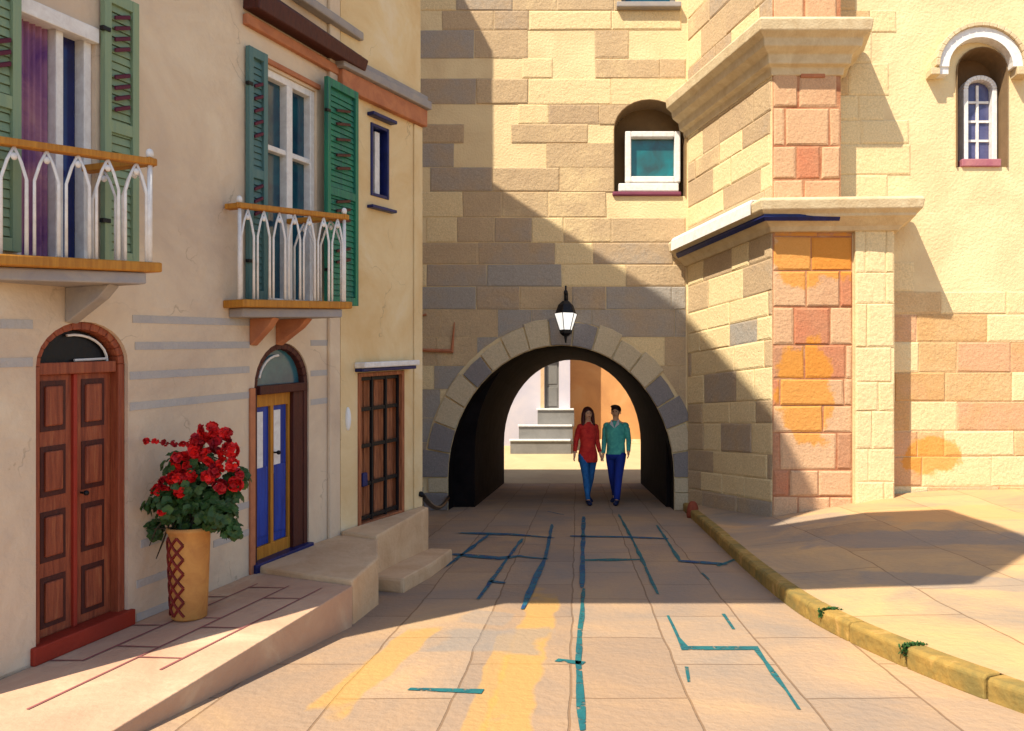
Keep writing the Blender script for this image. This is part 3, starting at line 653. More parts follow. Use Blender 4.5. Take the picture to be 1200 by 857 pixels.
def gate():
    u0, u1 = b3; k = MB(); frame_rect(k, B, u0, u1, b3w0, b3w1, .04, -.10, .045)
    g = k.build('gate', M['rust'], house, bevel=.006); g['label'] = 'low gate of rust brown boards behind a black iron grille'
    bd = MB(); n = 4; wd = (u1-u0-.08)/n; rnd = random.Random(5)
    for i in range(n):
        a = u0+.04+wd*i; bd.box(B, a+.008, a+wd-.008, -.09, -.07+rnd.uniform(0, .01), b3w0+.04, b3w1-.04)
    bd.build('board', M['rust'], g, bevel=.005)
    bk = MB(); bk.box(B, u0+.02, u1-.02, -.12, -.10, b3w0+.02, b3w1-.02); bk.build('backing', M['plaster_gold'], g)
    H = b3w1-b3w0
    ir = MB()
    for f in (.05, .27, .52, .76, .96): ir.box(B, u0+.01, u1-.01, -.03, -.005, b3w0+H*f-.018, b3w0+H*f+.018)
    for f in (.06, .36, .66, .94): a = u0+(u1-u0)*f; ir.box(B, a-.012, a+.012, -.028, .002, b3w0+.02, b3w1-.02)
    ir.build('grille', M['black'], g, bevel=.003)
    lk = MB(); q = B.uw(425, 563); lk.box(B, q[0]-.03, q[0]+.04, -.02, .03, q[1]-.06, q[1]+.07); lk.build('lock', M['navy'], g, bevel=.012)
    h = MB(); h.box(B, u0-.05, u1+.10, .03, .16, b3w1+.045, b3w1+.10); h.build('hood', M['white'], g, bevel=.012)
    h = MB(); h.box(B, u0-.04, u1+.08, .03, .13, b3w1+.01, b3w1+.044); h.build('hood_moulding', M['navy'], g, bevel=.008)
    s = MB(); s.box(B, u0-.0, u1+.02, .03, .07, b3w0-.05, b3w0-.01); s.build('sill', M['white'], g, bevel=.006)
gate()
mb = MB(); q = B.uw(404, 491); c = B.P(q[0], .035, q[1]); mb.ell(c, .03, .03, .11, 12, 8); mb.build('wall_light', M['bell'], house, smooth=True)

# ------------------------------------------------------------------ doorsteps
mb = MB(); ua, ub = uP+.0, A.u(394)
mb.slab([A.P(ua, 0, .05), A.P(ub, 0.0, .03), A.P(ub+.02, .42, .02), A.P(ub-.55, .78, .02), A.P(ua-.12, va(uP)-.02, .03), A.P(ua-.08, .5, .04)], -.02)
o = mb.build('doorstep', M['step'], bevel=.025, loc=(A.P(ua+.4, .3, 0).x, A.P(ua+.4, .3, 0).y, 0)); tag(o, 'wide low sandstone step in front of the blue door', 'doorstep')
mb = MB(); mb.slab([B.P(-.02, .045, .07), B.P(uB1+.01, .045, .03), B.P(uB1+.01, .13, .02), B.P(.5, .30, .03), B.P(-.05, .46, .05)], -.02)
o = mb.build('doorstep', M['step'], bevel=.025, loc=(B.P(.4, .3, 0).x, B.P(.4, .3, 0).y, 0)); tag(o, 'high sandstone step in front of the barred rust brown gate', 'doorstep')

mb = MB(); lo = [B.P(-.12, .30, 0), B.P(uB1+.06, .10, 0), B.P(uB1+.10, .36, 0), B.P(.55, .62, 0), B.P(-.10, .78, 0)]
mb.slab([(p.x, p.y, .13) for p in lo], -.02); q = lo[0]
o = mb.build('doorstep', M['step'], bevel=.03, loc=(q.x, q.y, 0)); tag(o, 'low worn tread running along the foot of the gate step', 'doorstep')
# ------------------------------------------------------------------ gatehouse with the arch
gate_h = thing('gatehouse', 'honey stone wall pierced by the round road arch with a small square window above', 'gatehouse', (0, 13.2, 0))
ax, aw = (657.5-VX)/F*12.9, 132.5/F*12.9; asp = CH-(560-VY)/F*12.9; at_ = CH+(VY-405)/F*12.9
arch = arch_poly(ax-aw, ax+aw, -.05, asp, at_, 28)
def Cpx(x, y): return (x-VX)/F*12.9, CH+(VY-y)/F*12.9
wa = arch_poly(Cpx(719, 0)[0], Cpx(803, 0)[0], Cpx(0, 230)[1], Cpx(0, 152)[1], Cpx(0, 117)[1], 14)
tw = rect(Cpx(728, 0)[0], Cpx(792, 0)[0], Cpx(0, 6)[1], Cpx(0, 6)[1]+1.1)
mb = MB(); mb.prism(Cn, rect(-3.9, X1+.3, -.05, 10), -.5, -.0, [arch, wa, tw]); mb.build('wall', M['mortar'], gate_h)
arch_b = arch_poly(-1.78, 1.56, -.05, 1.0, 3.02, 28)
mb = MB(); mb.prism(Cn, rect(-4.2, X1+.3, -.05, 3.25), -5.9, -.502, [arch_b]); mb.build('vault', M['shadestone'], gate_h)
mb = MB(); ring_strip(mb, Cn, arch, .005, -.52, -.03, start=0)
mb.build('soffit', M['shadestone'], gate_h)
RT = .46
def ring_at(t, e): 
    return (ax+(aw+e)*math.cos(t), asp+(at_-asp+e)*math.sin(t))
outer_ring = [(ax-aw-RT*.9, -.05), (ax+aw+RT*.9, -.05)]+[ring_at(math.pi*i/26, RT*.9) for i in range(27)]
def tC(u, w, r):
    near = math.hypot(u-ax, w-1.2)
    t = r.random()
    base = .25 if t < .5 else (.62 if t < .88 else .85)
    if w > 4.6 and t < .5 and r.random() < .62: return None
    if w < 4.2 and r.random() < .4: base = .98  # extra grey blocks low down tint the shade into the stone
    if u < -1.7 and w > 4: base = r.choice([.3, .7, .9])
    return base+r.uniform(-.06, .06)
mb = MB(); masonry(mb, Cn, -3.9, X1-.02, 0, 9.9, [outer_ring, wa, tw], tintf=tC, seed=11)
mb.build('stonework', M['lime'], gate_h, tint=True)
mb = MB(); nv = 17; r_ = random.Random(4)
for i in range(nv):
    t0, t1 = math.pi*(i+.03)/nv, math.pi*(i+.97)/nv; e1 = RT*r_.uniform(.70, 1.0)
    P = [ring_at(t0, .004), ring_at((t0+t1)/2, .004), ring_at(t1, .004), ring_at(t1, e1), ring_at((t0+t1)/2, e1+.01), ring_at(t0, e1)]
    mb.prism(Cn, P, -.04, r_.uniform(.035, .06), tint=(.72 if r_.random() < .58 else .2)+r_.uniform(-.05, .05))
for sgn in (-1, 1):
    w = 0.0
    while w < asp-.05:
        h = min(.3, asp-w); e = RT*r_.uniform(.6, .95); a = ax+sgn*(aw+.004); b = ax+sgn*(aw+e)
        mb.prism(Cn, rect(min(a, b), max(a, b), w+.005, w+h-.008), -.04, r_.uniform(.035, .06), tint=.7 if r_.random() < .45 else .25); w += h
mb.build('arch_ring', M['voussoir'], gate_h, bevel=.01, tint=True)
# reddish repair around one block
mb = MB(); p = [Cpx(485, 372), Cpx(483, 410), Cpx(530, 412), Cpx(533, 378)]
mb.tube([Cn.P(a, .03, b) for a, b in [Cpx(500, 369), p[0], p[1], p[2], p[3]]], [.02, .03, .035, .045, .008], 6); mb.build('repair_mortar', M['terra'], gate_h)
# square window in the arched niche
def niche():
    u0, u1 = Cpx(719, 0)[0], Cpx(803, 0)[0]
    bk = MB(); bk.prism(Cn, wa, -.40, -.36); bk.build('niche_back', mat('brown niche plaster', (.16,.095,.04,1), .95), gate_h)
    rv = MB(); ring_strip(rv, Cn, wa, .012, -.36, .028); rv.build('niche_reveal', mat('brown reveal', (.22,.14,.07,1), .95), gate_h)
    a, b, c, d = Cpx(733, 0)[0], Cpx(798, 0)[0], Cpx(0, 212)[1], Cpx(0, 152)[1]
    f = MB(); frame_rect(f, Cn, a, b, c, d, .10, -.30, -.06); w = f.build('window', M['white'], gate_h, bevel=.015); w['label'] = 'small square white framed window in a brown arched niche'
    g = MB(); g.box(Cn, a+.1, b-.1, -.20, -.17, c+.1, d-.1); g.build('pane', mat('teal pane', (.03,.05,.04,1), .15, (.01,.16,.17,1), 2.2, .02, spec=.7), w)
    s = MB(); s.box(Cn, a-.12, b-.04, -.34, .04, c-.19, c-.05); s.build('sill', M['white'], w, bevel=.02)
    s = MB(); s.box(Cn, u0-.02, b+.0, -.1, .05, c-.26, c-.19); s.build('sill_band', mat('plum band', (.20,.05,.09,1), .8), w, bevel=.02)
niche()
a, b, c, d = tw[0][0], tw[1][0], tw[0][1], tw[2][1]
f = MB(); frame_rect(f, Cn, a, b, c, d, .08, -.25, -.1); w = f.build('window', M['greydoor'], gate_h, bevel=.01)
g = MB(); g.box(Cn, a+.08, b-.08, -.2, -.18, c+.08, d-.08); g.build('pane', M['glass'], w)
s = MB(); s.box(Cn, a-.08, b+.08, -.1, .12, c-.09, c+.0); s.build('sill', M['slabgrey'], w, bevel=.015)

# wall lantern over the arch
lx, lz = (663-VX)/F*12.6, lambda y: CH+(VY-y)/F*12.6
lt = thing('wall_lantern', 'black iron lantern with milky glass hanging over the arch', 'lantern', (lx, 12.6, lz(400)))
y0 = 12.6; mb = MB()
mb.tube([(lx, y0, lz(355)), (lx, y0, lz(335))], .016, 8); mb.ell((lx, y0, lz(343)), .035, .035, .05, 10, 6)
mb.tube([(lx, y0, lz(352)), (lx, y0+.1, lz(346)), (lx, y0+.32, lz(352))], .018, 8); mb.tube([(lx, y0+.30, lz(362)), (lx, y0+.30, lz(340))], .04, 8)
mb.build('bracket', M['black'], lt, smooth=True)
def hexring(r, z): return [(lx+r*math.cos(math.pi*k/3+.26), y0+r*math.sin(math.pi*k/3+.26), z) for k in range(6)]
mb = MB(); mb.rings([hexring(.06, lz(353)), hexring(.13, lz(358)), hexring(.17, lz(366)), hexring(.18, lz(368))]); mb.build('cap', M['black'], lt, bevel=.005)
mb = MB(); mb.rings([hexring(.19, lz(368.2)), hexring(.10, lz(387))]); mb.build('glass', M['lampglass'], lt)
mb = MB()
for k in range(6):
    a, b = hexring(.195, lz(367.5))[k], hexring(.105, lz(387))[k]; mb.tube([a, b], .007, 5)
mb.build('glazing_bar', M['black'], lt)
mb = MB(); mb.rings([hexring(.11, lz(387)), hexring(.10, lz(391)), hexring(.05, lz(394))]); mb.tube([(lx, y0, lz(394)), (lx, y0, lz(402))], [.03, .012], 8); mb.build('finial', M['black'], lt)
# black pipe sagging from the house corner to the arch
p0 = B.P(uB1-.05, .07, B.uw(474, 583)[1]); p1 = Vector((-2.15, 12.84, CH-(583-VY)/F*12.84))
mb = MB(); pts = []
for i in range(17):
    t = i/16; p = p0.lerp(p1, t); p.z -= .16*math.sin(math.pi*t)**1; pts.append(p)
mb.tube(pts, .03, 8); o = mb.build('pipe', M['black'], smooth=True, loc=p0); tag(o, 'thin black pipe sagging from the gate corner to the arch', 'pipe')

# ------------------------------------------------------------------ right building
rb = thing('stone_building', 'sunlit honey stone building on the right with stepped cornices and a narrow arched window', 'building', (4, 11.5, 0))
mb = MB()
mb.prism(R1, rect(0, 1, 0, 10), -.6, 0); mb.wbox(X2-.0, 4.35, Y2, YR+.6, 0, 4.2); mb.wbox(X2+.001, 3.64, Y2+.002, YR+.6, 4.2, 10)
mb.build('wall', M['mortar'], rb)
R3h = arch_poly((1120-VX)/F*YR-3.5, (1180-VX)/F*YR-3.5, CH+(VY-196)/F*YR, CH+(VY-84)/F*YR, CH+(VY-56)/F*YR, 12)
mb = MB(); mb.prism(R3, rect(0, 6.5, 0, 10), -.5, 0, [R3h]); mb.build('wall', M['mortar'], rb)
def tR1(u, w, r): return r.choice([.2, .3, .25, .62, .7, .8])+r.uniform(-.05, .05)+(.15 if w < 3 and r.random() < .35 else 0)
mb = MB(); masonry(mb, R1, 0.02, 1.0, .05, 4.22, tintf=tR1, seed=21, ch=.40, bl=(.55, .95)); masonry(mb, R1, 0.02, 1, 4.25, 9.9, tintf=tR1, seed=22, bl=(.55, .95))
mb.build('stonework', M['lime'], rb, tint=True)
mb = MB(); tb = lambda u, w, r: r.choice([.2, .35, .5, .75, .9])
masonry(mb, R2, 0.0, .94, 4.45, 9.9, tintf=tb, seed=31, ch=.5, bl=(.45, .8), gap=.03, d=.022); mb.build('buttress', M['buttress'], rb, tint=True); mb = MB(); masonry(mb, R2, 0.0, 1.10, .1, 4.2, tintf=tb, seed=32, ch=.45, bl=(.45, .8), gap=.022, d=.022)
mb.build('buttress', M['buttress'], rb, tint=True)
mr = MB(); mr.box(R2, 0.0, .94, 0, .004, 4.45, 9.9); mr.box(R2, 0, 1.10, 0, .004, .1, 4.2); mr.build('red_mortar', M['mortar_red'], rb)
mb = MB(); masonry(mb, R2, 1.12, 1.65, .15, 4.2, tintf=lambda u, w, r: .2+r.uniform(-.1, .1), seed=33, ch=.52, bl=(.35, .6), v=.07)
mb.build('pier', M['lime_right'], rb, tint=True)
mr = MB(); mr.box(R2, 1.115, 1.652, 0, .07, .1, 4.2); mr.build('pier_core', M['mortar'], rb)
mb = MB()
def tR3(u, w, r):
    if w > 3.4: return None if (u > .95 or r.random() < .1) else r.choice([.15, .25, .3, .62])
    return r.choice([.2, .25, .3, .6, .7, .85, .95])+r.uniform(-.04, .04)
masonry(mb, R3, .14, 6.4, .2, 9.9, [R3h], tintf=tR3, seed=41, ch=.40, bl=(.5, 1.0)); mb.build('stonework', M['lime_right'], rb, tint=True)
# cornices
cp = [(-.05, -.16), (.05, -.16), (.09, -.10), (.20, -.02), (.24, .0), (.24, .03), (.31, .08), (.33, .20), (.30, .24), (-.05, .26)]
mb = MB(); mb.sweep([(X1-.02, Y1+.04), (X2, Y2), (4.35, Y2-.07), (4.42, YR-.03)], 4.25, cp); lc = mb.build('cornice', M['trim'], rb, bevel=.012); lc['label'] = 'lower cornice, its left run painted white on top'
# white painted upper edge on the left run
mb = MB(); d_ = Vector((X2-X1, Y2-Y1)).normalized()
mb.sweep([(X1+d_.x*.1, Y1+d_.y*.1), (X2-d_.x*.02, Y2-d_.y*.02)], 4.25, [(.0, .262), (.30, .25), (.336, .20), (.338, .06), (.35, .06), (.352, .215), (.318, .268), (.0, .285)]); mb.build('white_edge', M['white'], rb)
mb = MB(); mb.sweep([(X1+d_.x*.1, Y1+d_.y*.1), (X2, Y2), (X2+.85, Y2)], 4.25, [(.212, -.04), (.25, -.005), (.25, .028), (.256, .028), (.258, -.01), (.222, -.055)]); mb.build('shadow_strip', M['navy'], rb)  # navy strip paints the shadow line beneath the cornice
cp2 = [(-.05, -.30), (.03, -.30), (.05, -.20), (.12, -.18), (.14, -.06), (.25, .0), (.27, .10), (.36, .16), (.38, .30), (.34, .34), (-.05, .38)]
mb = MB(); mb.sweep([(X1-.02, Y1+.04), (X2, Y2), (3.64, Y2), (3.70, YR-.03)], 6.55, cp2); mb.build('cornice', M['trim'], rb, bevel=.012)
mb = MB(); mb.box(R2, .38, .72, .0, .034, CH+(VY-92)/F*10.6, CH+(VY-66)/F*10.6); mb.build('red_block', M['terra'], rb, bevel=.01)
# narrow arched window with white hood
def church_window():
    ux = lambda x: (x-VX)/F*YR-3.5; wy = lambda y: CH+(VY-y)/F*YR
    bk = MB(); bk.prism(R3, R3h, -.42, -.36); bk.build('niche_back', mat('brown niche plaster right', (.18,.10,.045,1), .95), rb)
    rv = MB(); ring_strip(rv, R3, R3h, .012, -.36, .03); rv.build('niche_reveal', bpy.data.materials['brown reveal'], rb)
    h = arch_poly(ux(1136), ux(1176), wy(186), wy(98), wy(82), 12)
    f = MB(); ring_strip(f, R3, h, .07, -.36, -.16); w = f.build('window', M['white'], rb, bevel=.01); w['label'] = 'narrow arched window with white glazing bars under a white hood'
    h2 = arch_poly(ux(1141), ux(1170), wy(182), wy(100), wy(88), 12)
    g = MB(); g.prism(R3, h2, -.34, -.26); g.build('pane', mat('slate blue glass', (.05,.05,.13,1), .2, (.10,.10,.20,1), 5, .02, spec=.6), w)
    b = MB(); m_ = (ux(1141)+ux(1170))/2; b.box(R3, m_-.018, m_+.018, -.26, -.235, wy(182), wy(92))
    for y in (112, 135, 158): b.box(R3, ux(1142), ux(1169), -.258, -.238, wy(y)-.016, wy(y)+.016)
    b.build('glazing_bar', M['white'], w)
    s = MB(); s.box(R3, ux(1126), ux(1172), -.36, .035, wy(196), wy(187)); s.build('sill', mat('rose sill', (.42,.17,.18,1), .8, (.32,.10,.14,1)), w, bevel=.012)
    hd = MB(); c = (ux(1106)+ux(1180))/2; a = (ux(1180)-ux(1106))/2; ws = wy(84); n = 18
    for i in range(n):
        t0, t1 = math.pi*i/n, math.pi*(i+1)/n; P = lambda t, e: (c+(a+e)*math.cos(t), ws+(wy(50)-ws+e)*math.sin(t))
        hd.prism(R3, [P(t0, 0), P(t0, .14), P(t1, .14), P(t1, 0)], 0, .16)
    hd.box(R3, c-a-.13, c-a+.0, 0, .14, ws-.10, ws)
    hd.build('hood_mould', M['white'], w)
    o2 = MB()
    for i in range(n):
        t0, t1 = math.pi*i/n, math.pi*(i+1)/n; P = lambda t, e: (c+(a+e)*math.cos(t), ws+(wy(50)-ws+e)*math.sin(t))
        o2.prism(R3, [P(t0, .142), P(t0, .20), P(t1, .20), P(t1, .142)], 0, .20)
    o2.box(R3, c-a-.26, c-a-.132, 0, .18, ws-.12, ws-.02); o2.box(R3, c+a+.05, c+a+.24, 0, .18, ws-.12, ws+.0); o2.build('label_stop', M['trim'], w, bevel=.01)
church_window()

# ------------------------------------------------------------------ courtyard buildings beyond the arch
Yc = 24.0; gz = .78
cw = thing('white_house', 'white washed house seen through the arch with a grey door', 'house', (-2.5, Yc, gz))
Cw = Frame((0, Yc, 0), (1, 0, 0)); cx = lambda x, Y: (x-VX)/F*Y; cz = lambda y, Y: CH+(VY-y)/F*Y
dh = rect(cx(638, Yc), cx(655, Yc), cz(480, Yc), cz(421, Yc))
mb = MB(); mb.prism(Cw, rect(-6, cx(668, Yc), 0, 7), -3, 0, [dh]); mb.build('wall', M['court_white'], cw)
mb = MB(); mb.box(Cw, dh[0][0], dh[1][0], -.2, -.12, dh[0][1], dh[2][1]); dd = mb.build('door', M['greydoor'], cw)
mb = MB(); mb.box(Cw, dh[0][0]+.06, dh[1][0]-.06, -.12, -.10, dh[0][1]+.1, dh[0][1]+.7); mb.box(Cw, dh[0][0]+.06, dh[1][0]-.06, -.12, -.10, dh[0][1]+.8, dh[2][1]-.1); mb.build('panel', M['greydoor'], dd, bevel=.01)
mb = MB(); mb.box(Cw, dh[0][0]-.12, dh[0][0]-.005, 0, .03, dh[0][1], dh[2][1]); mb.build('jamb', M['step'], cw)
st = MB(); zz = cz(480, 23.3)
zs = [cz(517, 22.9), cz(500, 23.2), cz(481, 23.5)]; ys = [22.6, 23.0, 23.4]; xl = [598, 608, 630]
for i in range(3):
    z0 = .5 if i == 0 else zs[i-1]; st.wbox(cx(xl[i], ys[i]), cx(669, ys[i])+.05*i, ys[i], Yc-.003, z0-(.0 if i else 0)+.001*i, zs[i]); 
stp = st.build('steps', mat('grey stone risers', (.22,.21,.19,1), .9), loc=(-1, 23.3, .6)); tag(stp, 'three grey steps with white treads leading to the far grey door', 'steps')
t2 = MB()
for i in range(3): t2.wbox(cx(xl[i], ys[i])-.03, cx(669, ys[i])+.05*i-.01, ys[i]-.05, (ys[i+1] if i < 2 else Yc)-.005, zs[i]+.001, zs[i]+.06)
t2.build('tread', M['white'], stp, bevel=.01)
cо = thing('orange_house', 'plain orange rendered house seen through the arch behind the couple', 'house', (2, 25.0, gz))
Yo = 25.0; Co = Frame((0, Yo, 0), (1, 0, 0)); mb = MB(); mb.prism(Co, rect(cx(667, Yo)-.02, 8, 0, 7), -3, 0); mb.build('wall', M['court_orange'], cо)
mb = MB(); mb.box(Co, cx(667, Yo), 8, 0, .05, .8, .95); mb.build('plinth', M['plaster_gold'], cо, bevel=.01)
cm = MB(); cm.wbox(-6.5, -6, 19.6, 27, 0, 6); cm.wbox(6, 6.5, 19.6, 28, 0, 6); o = cm.build('courtyard_wall', M['court_white'], loc=(0, 22, 0)); tag(o, 'plain white side walls enclosing the courtyard beyond the arch', 'wall')

# ------------------------------------------------------------------ unseen masses added above the street, shaped to cast its shade
T = Frame((-3.5, 0, 0), (0, 1, 0))
mb = MB(); mb.prism(T, [(3.75, 0), (12.85, 0), (12.85, 9.3), (12.1, 9.9), (12.1, 11.6), (10.8, 11.7), (10.8, 9.5), (7.6, 13.5), (3.75, 13.5)], -4.5, 0)  # roofline shaped so that its shadow falls across the arch wall
tl = thing('shadow_house', 'unseen tall house behind the left facade, shaped to cast its shadow', 'house', (-5.5, 8, 0)); mb.build('wall', M['plaster'], tl)
mb = MB(); mb.wbox(-6, -.4, 2.55, 4.6, 7.0, 9.6); mb.build('shade_room', M['trim'], tl)  # unseen block added to throw shade across the road
mb = MB(); mb.wbox(-6.1, -.25, 2.45, 4.7, 9.6, 9.75); mb.build('shade_roof', M['terra'], tl)
for yy in (3.85, 4.4):
    mb = MB(); mb.hexa([(-3.5, yy-.1, 5.6), (-3.5, yy+.1, 5.6), (-3.5, yy+.1, 5.9), (-3.5, yy-.1, 5.9), (-1.6, yy-.1, 6.8), (-1.6, yy+.1, 6.8), (-1.6, yy+.1, 6.998), (-1.6, yy-.1, 6.998)]); mb.build('shade_brace', M['brown_dk'], tl)

# ------------------------------------------------------------------ pot of red geraniums
pu, pw = A.uw(222, 712, .28); pb = A.P(pu, .28, 0); D_ = pb.y
pp = thing('potted_geranium', 'red geranium spilling from a tall ochre pot with dark red lattice', 'potted plant', pb)
s_ = D_/F; Hp = 106*s_; rp_ = 22*s_
prof = [(rp_*.80, 0), (rp_*.86, .01), (rp_*.92, Hp*.3), (rp_, Hp*.8), (rp_*1.02, Hp*.94), (rp_*1.10, Hp*.955), (rp_*1.10, Hp), (rp_*.95, Hp), (rp_*.9, Hp*.93), (.01, Hp*.92)]
mb = MB(); mb.lathe(pb, prof, 28); pot = mb.build('pot', M['pot'], pp, smooth=True, bevel=0)
def pr(z): 
    f = z/Hp; return rp_*(.86+.14*min(1, f/.8))+.004
la = MB(); 
for sg in (1, -1):
    for k in range(7):
        pts = []
        for i in range(9):
            t = i/8; z = (k-1+t*2)*Hp*.155+.03; 
            if z < .015 or z > Hp*.93: continue
            ang = R(205)+R(75)*(t if sg > 0 else 1-t); r1 = pr(z); pts.append(pb+Vector((r1*math.cos(ang), r1*math.sin(ang), z)))
        if len(pts) > 1: la.tube(pts, [.009]*len(pts), 5)
la.build('lattice', M['lattice'], pot)
rnd = random.Random(12)
ctr = pb+Vector(((227-222)*s_, 0, (712-560)*s_))
def inpx(x, y, dv): return Vector(((x-VX)/F*(D_+dv), D_+dv, CH+(VY-y)/F*(D_+dv)))
# leaf clumps: (photo area centre, radius) as real positions round the stem
clumps = [(232,600,26),(222,612,20),(248,612,18),(245,590,30),(215,575,24),(262,580,24),(190,590,20),(225,560,28),(258,600,22),(205,600,18),(270,622,12),(180,620,10),(278,560,14),(240,548,26),(212,545,18)]
lf = MB()
def leaf(mb, p, r, nrm, fold=.25):
    a = nrm.orthogonal().normalized(); a.rotate(__import__('mathutils').Quaternion(nrm, rnd.uniform(0, 6.28))); b = nrm.cross(a)
    n = 9; V = [p]; 
    for k in range(n):
        t = 2*math.pi*k/n; rr_ = r*(1 if k % 2 else .82)*(.55 if k == 0 else 1); V.append(p+a*math.cos(t)*rr_+b*math.sin(t)*rr_+nrm*fold*r*(.5+.5*math.cos(2*t)))
    mb.add(V, [(0, 1+k, 1+(k+1) % n) for k in range(n)])
for cx_, cy_, rad in clumps:
    c = inpx(cx_, cy_, rnd.uniform(-.08, .10)); rw = rad*s_
    for i in range(90):
        d = Vector((rnd.gauss(0, 1), rnd.gauss(0, 1), rnd.gauss(0, 1))).normalized()*rw*rnd.uniform(.3, 1.05)
        nn = (d.normalized()+Vector((0, -.5, .6))).normalized(); leaf(lf, c+d, rnd.uniform(.020, .040), nn)
lf.build('foliage', M['leaf'], pp)
sm = MB(); root = pb+Vector((0, 0, Hp*.9))
for cx_, cy_, rad in clumps: c = inpx(cx_, cy_, 0); sm.tube([root, root.lerp(c, .5)+Vector((0, 0, .03)), c], [.008, .006, .004], 5)
tip = inpx(172, 517, -.04); q = inpx(228, 522, -.02); sm.tube([inpx(240, 548, 0), q, inpx(200, 520, -.03), tip], [.005, .005, .004, .003], 5)
for x, y in ((175, 640), (183, 655), (196, 632)): sm.tube([inpx(205, 595, 0), inpx(x+8, y-20, -.02), inpx(x, y, -.03)], [.006, .006, .003], 5)
sm.build('stem', M['stem'], pp)
M['petal_dk'] = mat('crimson petals', (.45,.008,.015,1), .55, (.25,.004,.01,1), 14, .05)
def flower(p, r):
    f = MB()
    for i in range(11):
        d = Vector((rnd.gauss(0, 1), rnd.gauss(0, 1)-.3, rnd.gauss(0, 1))).normalized(); c = p+d*r*.7
        for k in range(4):
            nn = (d+Vector((rnd.uniform(-.5, .5), rnd.uniform(-.5, .5), rnd.uniform(-.5, .5)))).normalized(); leaf(f, c, r*.52, nn, .35)
    f.build('flower', M['petal'] if rnd.random() < .7 else M['petal_dk'], pp)
fl = [(245,506,14),(258,520,14),(228,530,15),(212,541,13),(248,535,13),(270,528,11),(262,545,10),(205,560,11),(222,556,10),(196,566,10),(186,575,9),(243,560,9),(258,570,10),(276,568,10),(272,545,9),(176,590,7),(190,600,6),(232,515,10),(252,552,9),(212,575,9),(264,508,9),(282,555,7)]
for x, y, r0 in fl: flower(inpx(x, y, rnd.uniform(-.16, -.04)), r0*s_*.92)
for x, y in ((172,517),(182,518),(193,519),(204,520),(214,521),(222,521)): flower(inpx(x, y, -.05), 4.2*s_)

# weeds in the kerb joints, rusty stub by the arch
def weed(px, label):                                # moss and short grass rooted across a kerb joint
    g0 = gp(*px, .13); c = min(range(1, len(KP)-1), key=lambda i: abs(KP[i][1]-g0.y)); d = (Vector(KP[c+1])-Vector(KP[c-1])).normalized()
    p = Vector((KP[c][0], KP[c][1], .128)); al, ac = Vector((d.x, d.y, 0)), Vector((-d.y, d.x, 0)); w = MB(); r2 = random.Random(px[0])
    for i in range(260):
        q = r2.uniform(-.085, .085); a = r2.uniform(0, 6.28); l = r2.uniform(.006, .022); z = 0 if abs(q) < .055 else -.06*r2.random()
        b = p+ac*q+al*r2.gauss(0, .010+.006*math.sin(q*60))+Vector((0, 0, z)); t = b+Vector((math.cos(a)*l, math.sin(a)*l, l*.9)); s = Vector((-math.sin(a), math.cos(a), 0))*.006
        m_ = b.lerp(t, .5)+Vector((0, 0, .006)); w.add([b+s, b-s, m_-s*.9, m_+s*.9, t], [(0, 1, 2, 3), (3, 2, 4)])
    o = w.build('moss', M['moss'], loc=p); tag(o, label, 'moss', 'moss growing in the kerb joints')
weed((943, 716), 'green moss in the kerb joint halfway along the ochre kerb'); weed((1026, 756), 'green moss in the ochre kerb joint nearest the viewer')

st_ = MB(); p = gp(807, 604); 
st_.lathe((p.x+.02, p.y-.3, 0), [(.09, 0), (.10, .05), (.085, .16), (.065, .22), (.035, .25), (.005, .255)], 14); o = st_.build('bollard', mat('rust red stone', (.30,.07,.03,1), .8, (.22,.04,.02,1), 8), smooth=True, loc=(p.x+.02, p.y-.3, 0))
tag(o, 'stubby rust red guard stone where the kerb meets the arch', 'bollard')

# ------------------------------------------------------------------ the couple
def skin(name, V, E, Rr, root, m, parent, sub=2):
    lc = parent_loc(parent); me = bpy.data.meshes.new(name); me.from_pydata([Vector(v) for v in V], E, []); o = bpy.data.objects.new(name, me); C.objects.link(o)
    md = o.modifiers.new('s', 'SKIN'); 
    for i, r in enumerate(Rr): me.skin_vertices[0].data[i].radius = (r, r) if not hasattr(r, '__len__') else r
    me.skin_vertices[0].data[root].use_root = True; md.use_smooth_shade = True
    sb = o.modifiers.new('d', 'SUBSURF'); sb.levels = sub; sb.render_levels = sub
    dg = bpy.context.evaluated_depsgraph_get(); dg.update(); m2 = bpy.data.meshes.new_from_object(o.evaluated_get(dg)); 
    o.modifiers.clear(); o.data = m2; m2.name = name; m2.materials.clear(); m2.materials.append(m); m2.polygons.foreach_set('use_smooth', [True]*len(m2.polygons))
    o.parent = parent; return o
